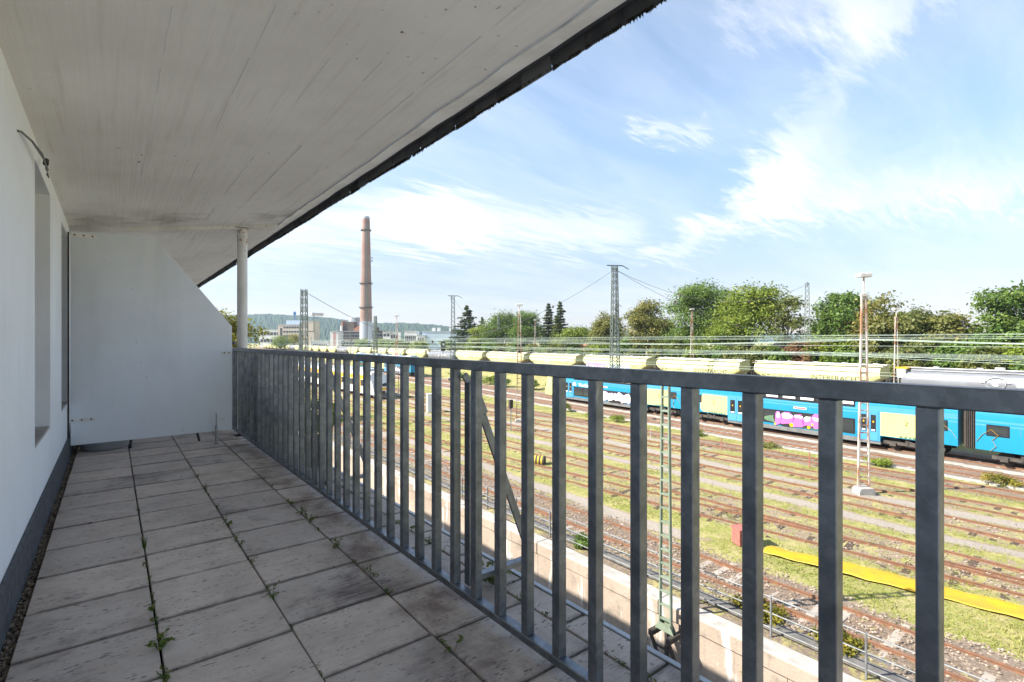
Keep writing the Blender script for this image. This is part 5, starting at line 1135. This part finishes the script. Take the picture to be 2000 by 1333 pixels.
b = MB(); b.lathe([(2.95,106.4),(2.95,107.6),(2.3,108.4),(1.2,108.9)], 24); b.build('cap', MT['b_silver'], chim, smooth=True)
for z, r in ((97.2,3.1),(55.2,4.05),(36.2,4.4)):
    b = MB(); b.lathe([(r,z-.25),(r+1.0,z-.1),(r+1.0,z+.15),(r,z+.15)], 28); po = b.build('platform', MT['ironblack'], chim)
    b = MB(); n = 20
    for k in range(n):
        a = 2*math.pi*k/n; a2 = 2*math.pi*(k+1)/n; p = V(((r+.9)*math.cos(a),(r+.9)*math.sin(a),z)); q = V(((r+.9)*math.cos(a2),(r+.9)*math.sin(a2),z)); b.bar(p, p+V((0,0,1.2)), .1, .1); b.bar(p+V((0,0,1.2)), q+V((0,0,1.2)), .1, .1); b.bar(p+V((0,0,.6)), q+V((0,0,.6)), .07, .07)
    b.build('guard_rail', MT['mastgrey'], po)
b = MB(); b.box(3.9,4.4,-2.2,-1.2,73,74.2); b.box(3.9,4.4,-2.2,-1.2,75.4,76.4); b.build('antenna', MT['ironblack'], chim)
b = MB(); b.bar((-1,-5.0,6),( -.8,-4.0,100),.5,.3); b.build('ladder', MT['mastgrey'], chim)
of = block('office_block', (133.6,556.9), 25, 18, 17.5, MT['b_beige'], 'beige office block with rows of dark windows left of the chimney', rows=5, cols=7, x0=.22, x1=.98)
b = MB(); b.box(7,24,3,14,25.6,30.0); b.build('glass_attic', MT['b_blue'], of); b = MB(); b.box(14,14.6,6,6.6,30,36); b.lathe([(.3,35),(1.4,36),(1.4,38.4),(.3,39.4)], 14, (14.3,6.3,0)); b.build('round_sign', MT['w_blue'], of)
b = MB(); b.box(2.2,4.2,-.12,0,8,22); b.build('stair_window', MT['glass'], of)
block('office_tower', (152.4,541.2), 12.5, 16, 21.5, MT['b_beige'], 'windowless pale stair tower at the right of the beige office block')
block('warehouse', (137.0,657.0), 26, 30, 14.5, MT['b_white'], 'long white warehouse left of the beige office block', rows=2, cols=6, wmat=MT['b_grey'])
ind = block('power_house', (149.5,430.5), 22, 24, 9.0, MT['b_dark'], 'dark-clad boiler house at the foot of the chimney', rows=2, cols=8, wmat=MT['b_grey'])
b = MB(); b.box(5.2,14.6,2,16,17.1,25); b.build('upper_block', MT['b_dark'], ind); b = MB(); b.prism([(2.4,17.1),(5.1,17.1),(5.1,25),(4.4,26)], 'y', 1.5, 12); b.build('red_gable', MT['b_orange'], ind); b = MB(); b.prism([(14.7,17.1),(21,17.1),(21,23.4),(19,22),(14.7,19.2)], 'y', 1, 10); b.build('orange_ramp', MT['b_orange'], ind); b = MB(); b.cyl((4.3,.8,17.1),(4.3,.8,21.5),1.0,n=12); b.build('vent_pipe', MT['b_white'], ind)
sl = thing('silo', (167.5,434,-7.5), 'round pale concrete silo just left of the chimney', 'silo'); b = MB(); b.lathe([(5.6,0),(5.6,28.6),(5.2,29.2)], 32); b.build('drum', MT['b_grey'], sl, smooth=True)
b = MB()
for k in range(32): a = 2*math.pi*k/32; b.bar((5.62*math.cos(a),5.62*math.sin(a),0),(5.62*math.cos(a),5.62*math.sin(a),28.5),.12,.12)
b.build('rib', MT['b_grey'], sl)
pw = block('striped_house', (135.1,402.9), 6.3, 12, 8.4, MT['b_white'], 'narrow white house with a pink stripe left of the boiler house'); b = MB(); b.box(2.4,4.2,-.1,0,0,15.5); b.build('pink_stripe', MT['b_pink'], pw)
block('dark_shed', (164.8,400.2), 13, 14, 9.6, MT['b_dark'], 'dark shed right of the chimney base', rows=2, cols=4)
block('white_tank_house', (159.6,358.8), 5.6, 8, 8.0, MT['b_white'], 'white block right of the dark shed', rows=3, cols=2); block('white_block', (164.6,356.5), 6.0, 9, 7.6, MT['b_white'], 'low white block with a round sign beside the dark shed', rows=2, cols=3)
block('white_block', (172.1,348.3), 9.2, 10, 8.4, MT['b_white'], 'tall white block with vertical ribs left of the pale blue hall', rows=1, cols=6); block('white_block', (177.3,338.0), 5.5, 10, 5.0, MT['b_white'], 'low white block attached to the pale blue hall', rows=2, cols=3)
bh = block('blue_hall', (182.6,340.2), 26, 25, 8.0, MT['b_blue'], 'long pale blue hall left of the dark spruce', rows=1, cols=1, wz=(.4,.6), x0=.1, x1=.12)
for k, x in enumerate((7,11,20)): b = MB(); b.box(x,x+2.4,2,4,16.1,18.6); b.build('roof_vent', MT['b_white'], bh); 
lw = block('low_hall', (130.9,436.0), 14, 10, .6, MT['b_white'], 'low white hall with small square windows left of the striped house', rows=1, cols=7)
def gabled(loc, w, dpt, h, rh, label, rotz):
    t = thing('gabled_house', loc, label, 'house', 'houses behind the hedge', rotz); b = MB(); b.prism([(0,0),(w,0),(w,h),(w/2,h+rh),(0,h)], 'y', 0, dpt); b.build('wall', MT['b_white'], t)
    for s in (0, 1):
        b = MB(); p = [(-.3,h-.2),(w/2,h+rh+.12),(w/2,h+rh+.40),(-.3,h+.1)]; p = p if s == 0 else [(w-x, z) for x, z in p]; b.prism(p, 'y', -.3, dpt+.3); b.build('roof', MT['b_roof'], t)
    for k in range(2): b = MB(); b.box(w*(.2+.4*k),w*(.35+.4*k),-.06,0,h*.45,h*.75); f = b.build('window', MT['winframe'], t); b = MB(); b.box(w*(.22+.4*k),w*(.33+.4*k),-.09,-.06,h*.48,h*.72); b.build('pane', MT['glass'], f)
gabled((110.0,103.4,-6.2), 6.5, 9, 3.8, 2.4, 'small white gabled house between the low lime tree and the autumn tree', ROT+.5); gabled((114,50.5,-6.2), 8, 9, 4.4, 2.2, 'white house glimpsed between the lime tree and the round maple', ROT); gabled((117,20,-6.2), 8, 9, 4.2, 2.0, 'white house glimpsed behind the orange-brown tree', ROT); gabled((120,101,-6.2), 9, 8, 4.4, 2.4, 'house with red tiled roof behind the autumn tree', ROT)

# ---- wooded hills
def hills():
    rng = np.random.default_rng(8)
    def ridge(name, pts, depth, seed):
        pts = np.array(pts, float); n = 260; tt = np.linspace(0,1,n); k = np.linspace(0,1,len(pts)); P = np.stack([np.interp(tt, k, pts[:,i]) for i in range(3)], -1); m = 14; vs = []
        for i in range(n):
            d = P[i,:2]/np.linalg.norm(P[i,:2])
            for j in range(m):
                f = j/(m-1); zz = -9+(P[i,2]+9)*sstep(f*1.02); q = P[i,:2]-d*depth*(1-f); bumpy = (rng.normal(0,1.7)+2.4*math.sin(i*.9+j*1.3)*math.sin(i*.37)) if f > .05 else 0
                vs.append((q[0], q[1], zz+bumpy))
            q = P[i,:2]+d*600; vs.append((q[0], q[1], -9))
        mm = m+1; fs = [(i*mm+j, (i+1)*mm+j, (i+1)*mm+j+1, i*mm+j+1) for i in range(n-1) for j in range(mm-1)]; b = MB(); b.add(vs, fs); structure(b.build(name, MT['hill']))
    ridge('hill', [(-900,3300,100),(100,3150,118),(400,2980,128),(540,2887,134),(620,2822,139),(700,2757,133),(830,2660,124),(910,2594,113),(980,2540,98),(1035,2497,92),(1115,2432,92),(1200,2367,91),(1320,2269,80),(1420,2190,58),(1560,2085,30)], 900, 1)
    ridge('hill', [(2050,2350,20),(2300,2250,66),(2500,2150,70),(2800,1950,56),(3100,1700,52),(3600,1300,46),(4000,900,40)], 700, 2)
hills()
# ---- the air between here and the hills
b = MB(); b.box(-1500,4800,-1200,4600,-14,175); hz = b.build('haze', None); hz.data.materials.clear()
hm = bpy.data.materials.new('haze_air'); hm.use_nodes = True; t_ = hm.node_tree; t_.nodes.clear(); o_ = t_.nodes.new('ShaderNodeOutputMaterial'); v_ = t_.nodes.new('ShaderNodeVolumePrincipled')
v_.inputs['Color'].default_value = (.62,.80,1,1); v_.inputs['Density'].default_value = .00013; v_.inputs['Anisotropy'].default_value = .2; t_.links.new(v_.outputs[0], o_.inputs['Volume']); hz.data.materials.append(hm); tag(hz, 'pale blue haze over the town and the hills', 'haze', kind='stuff')
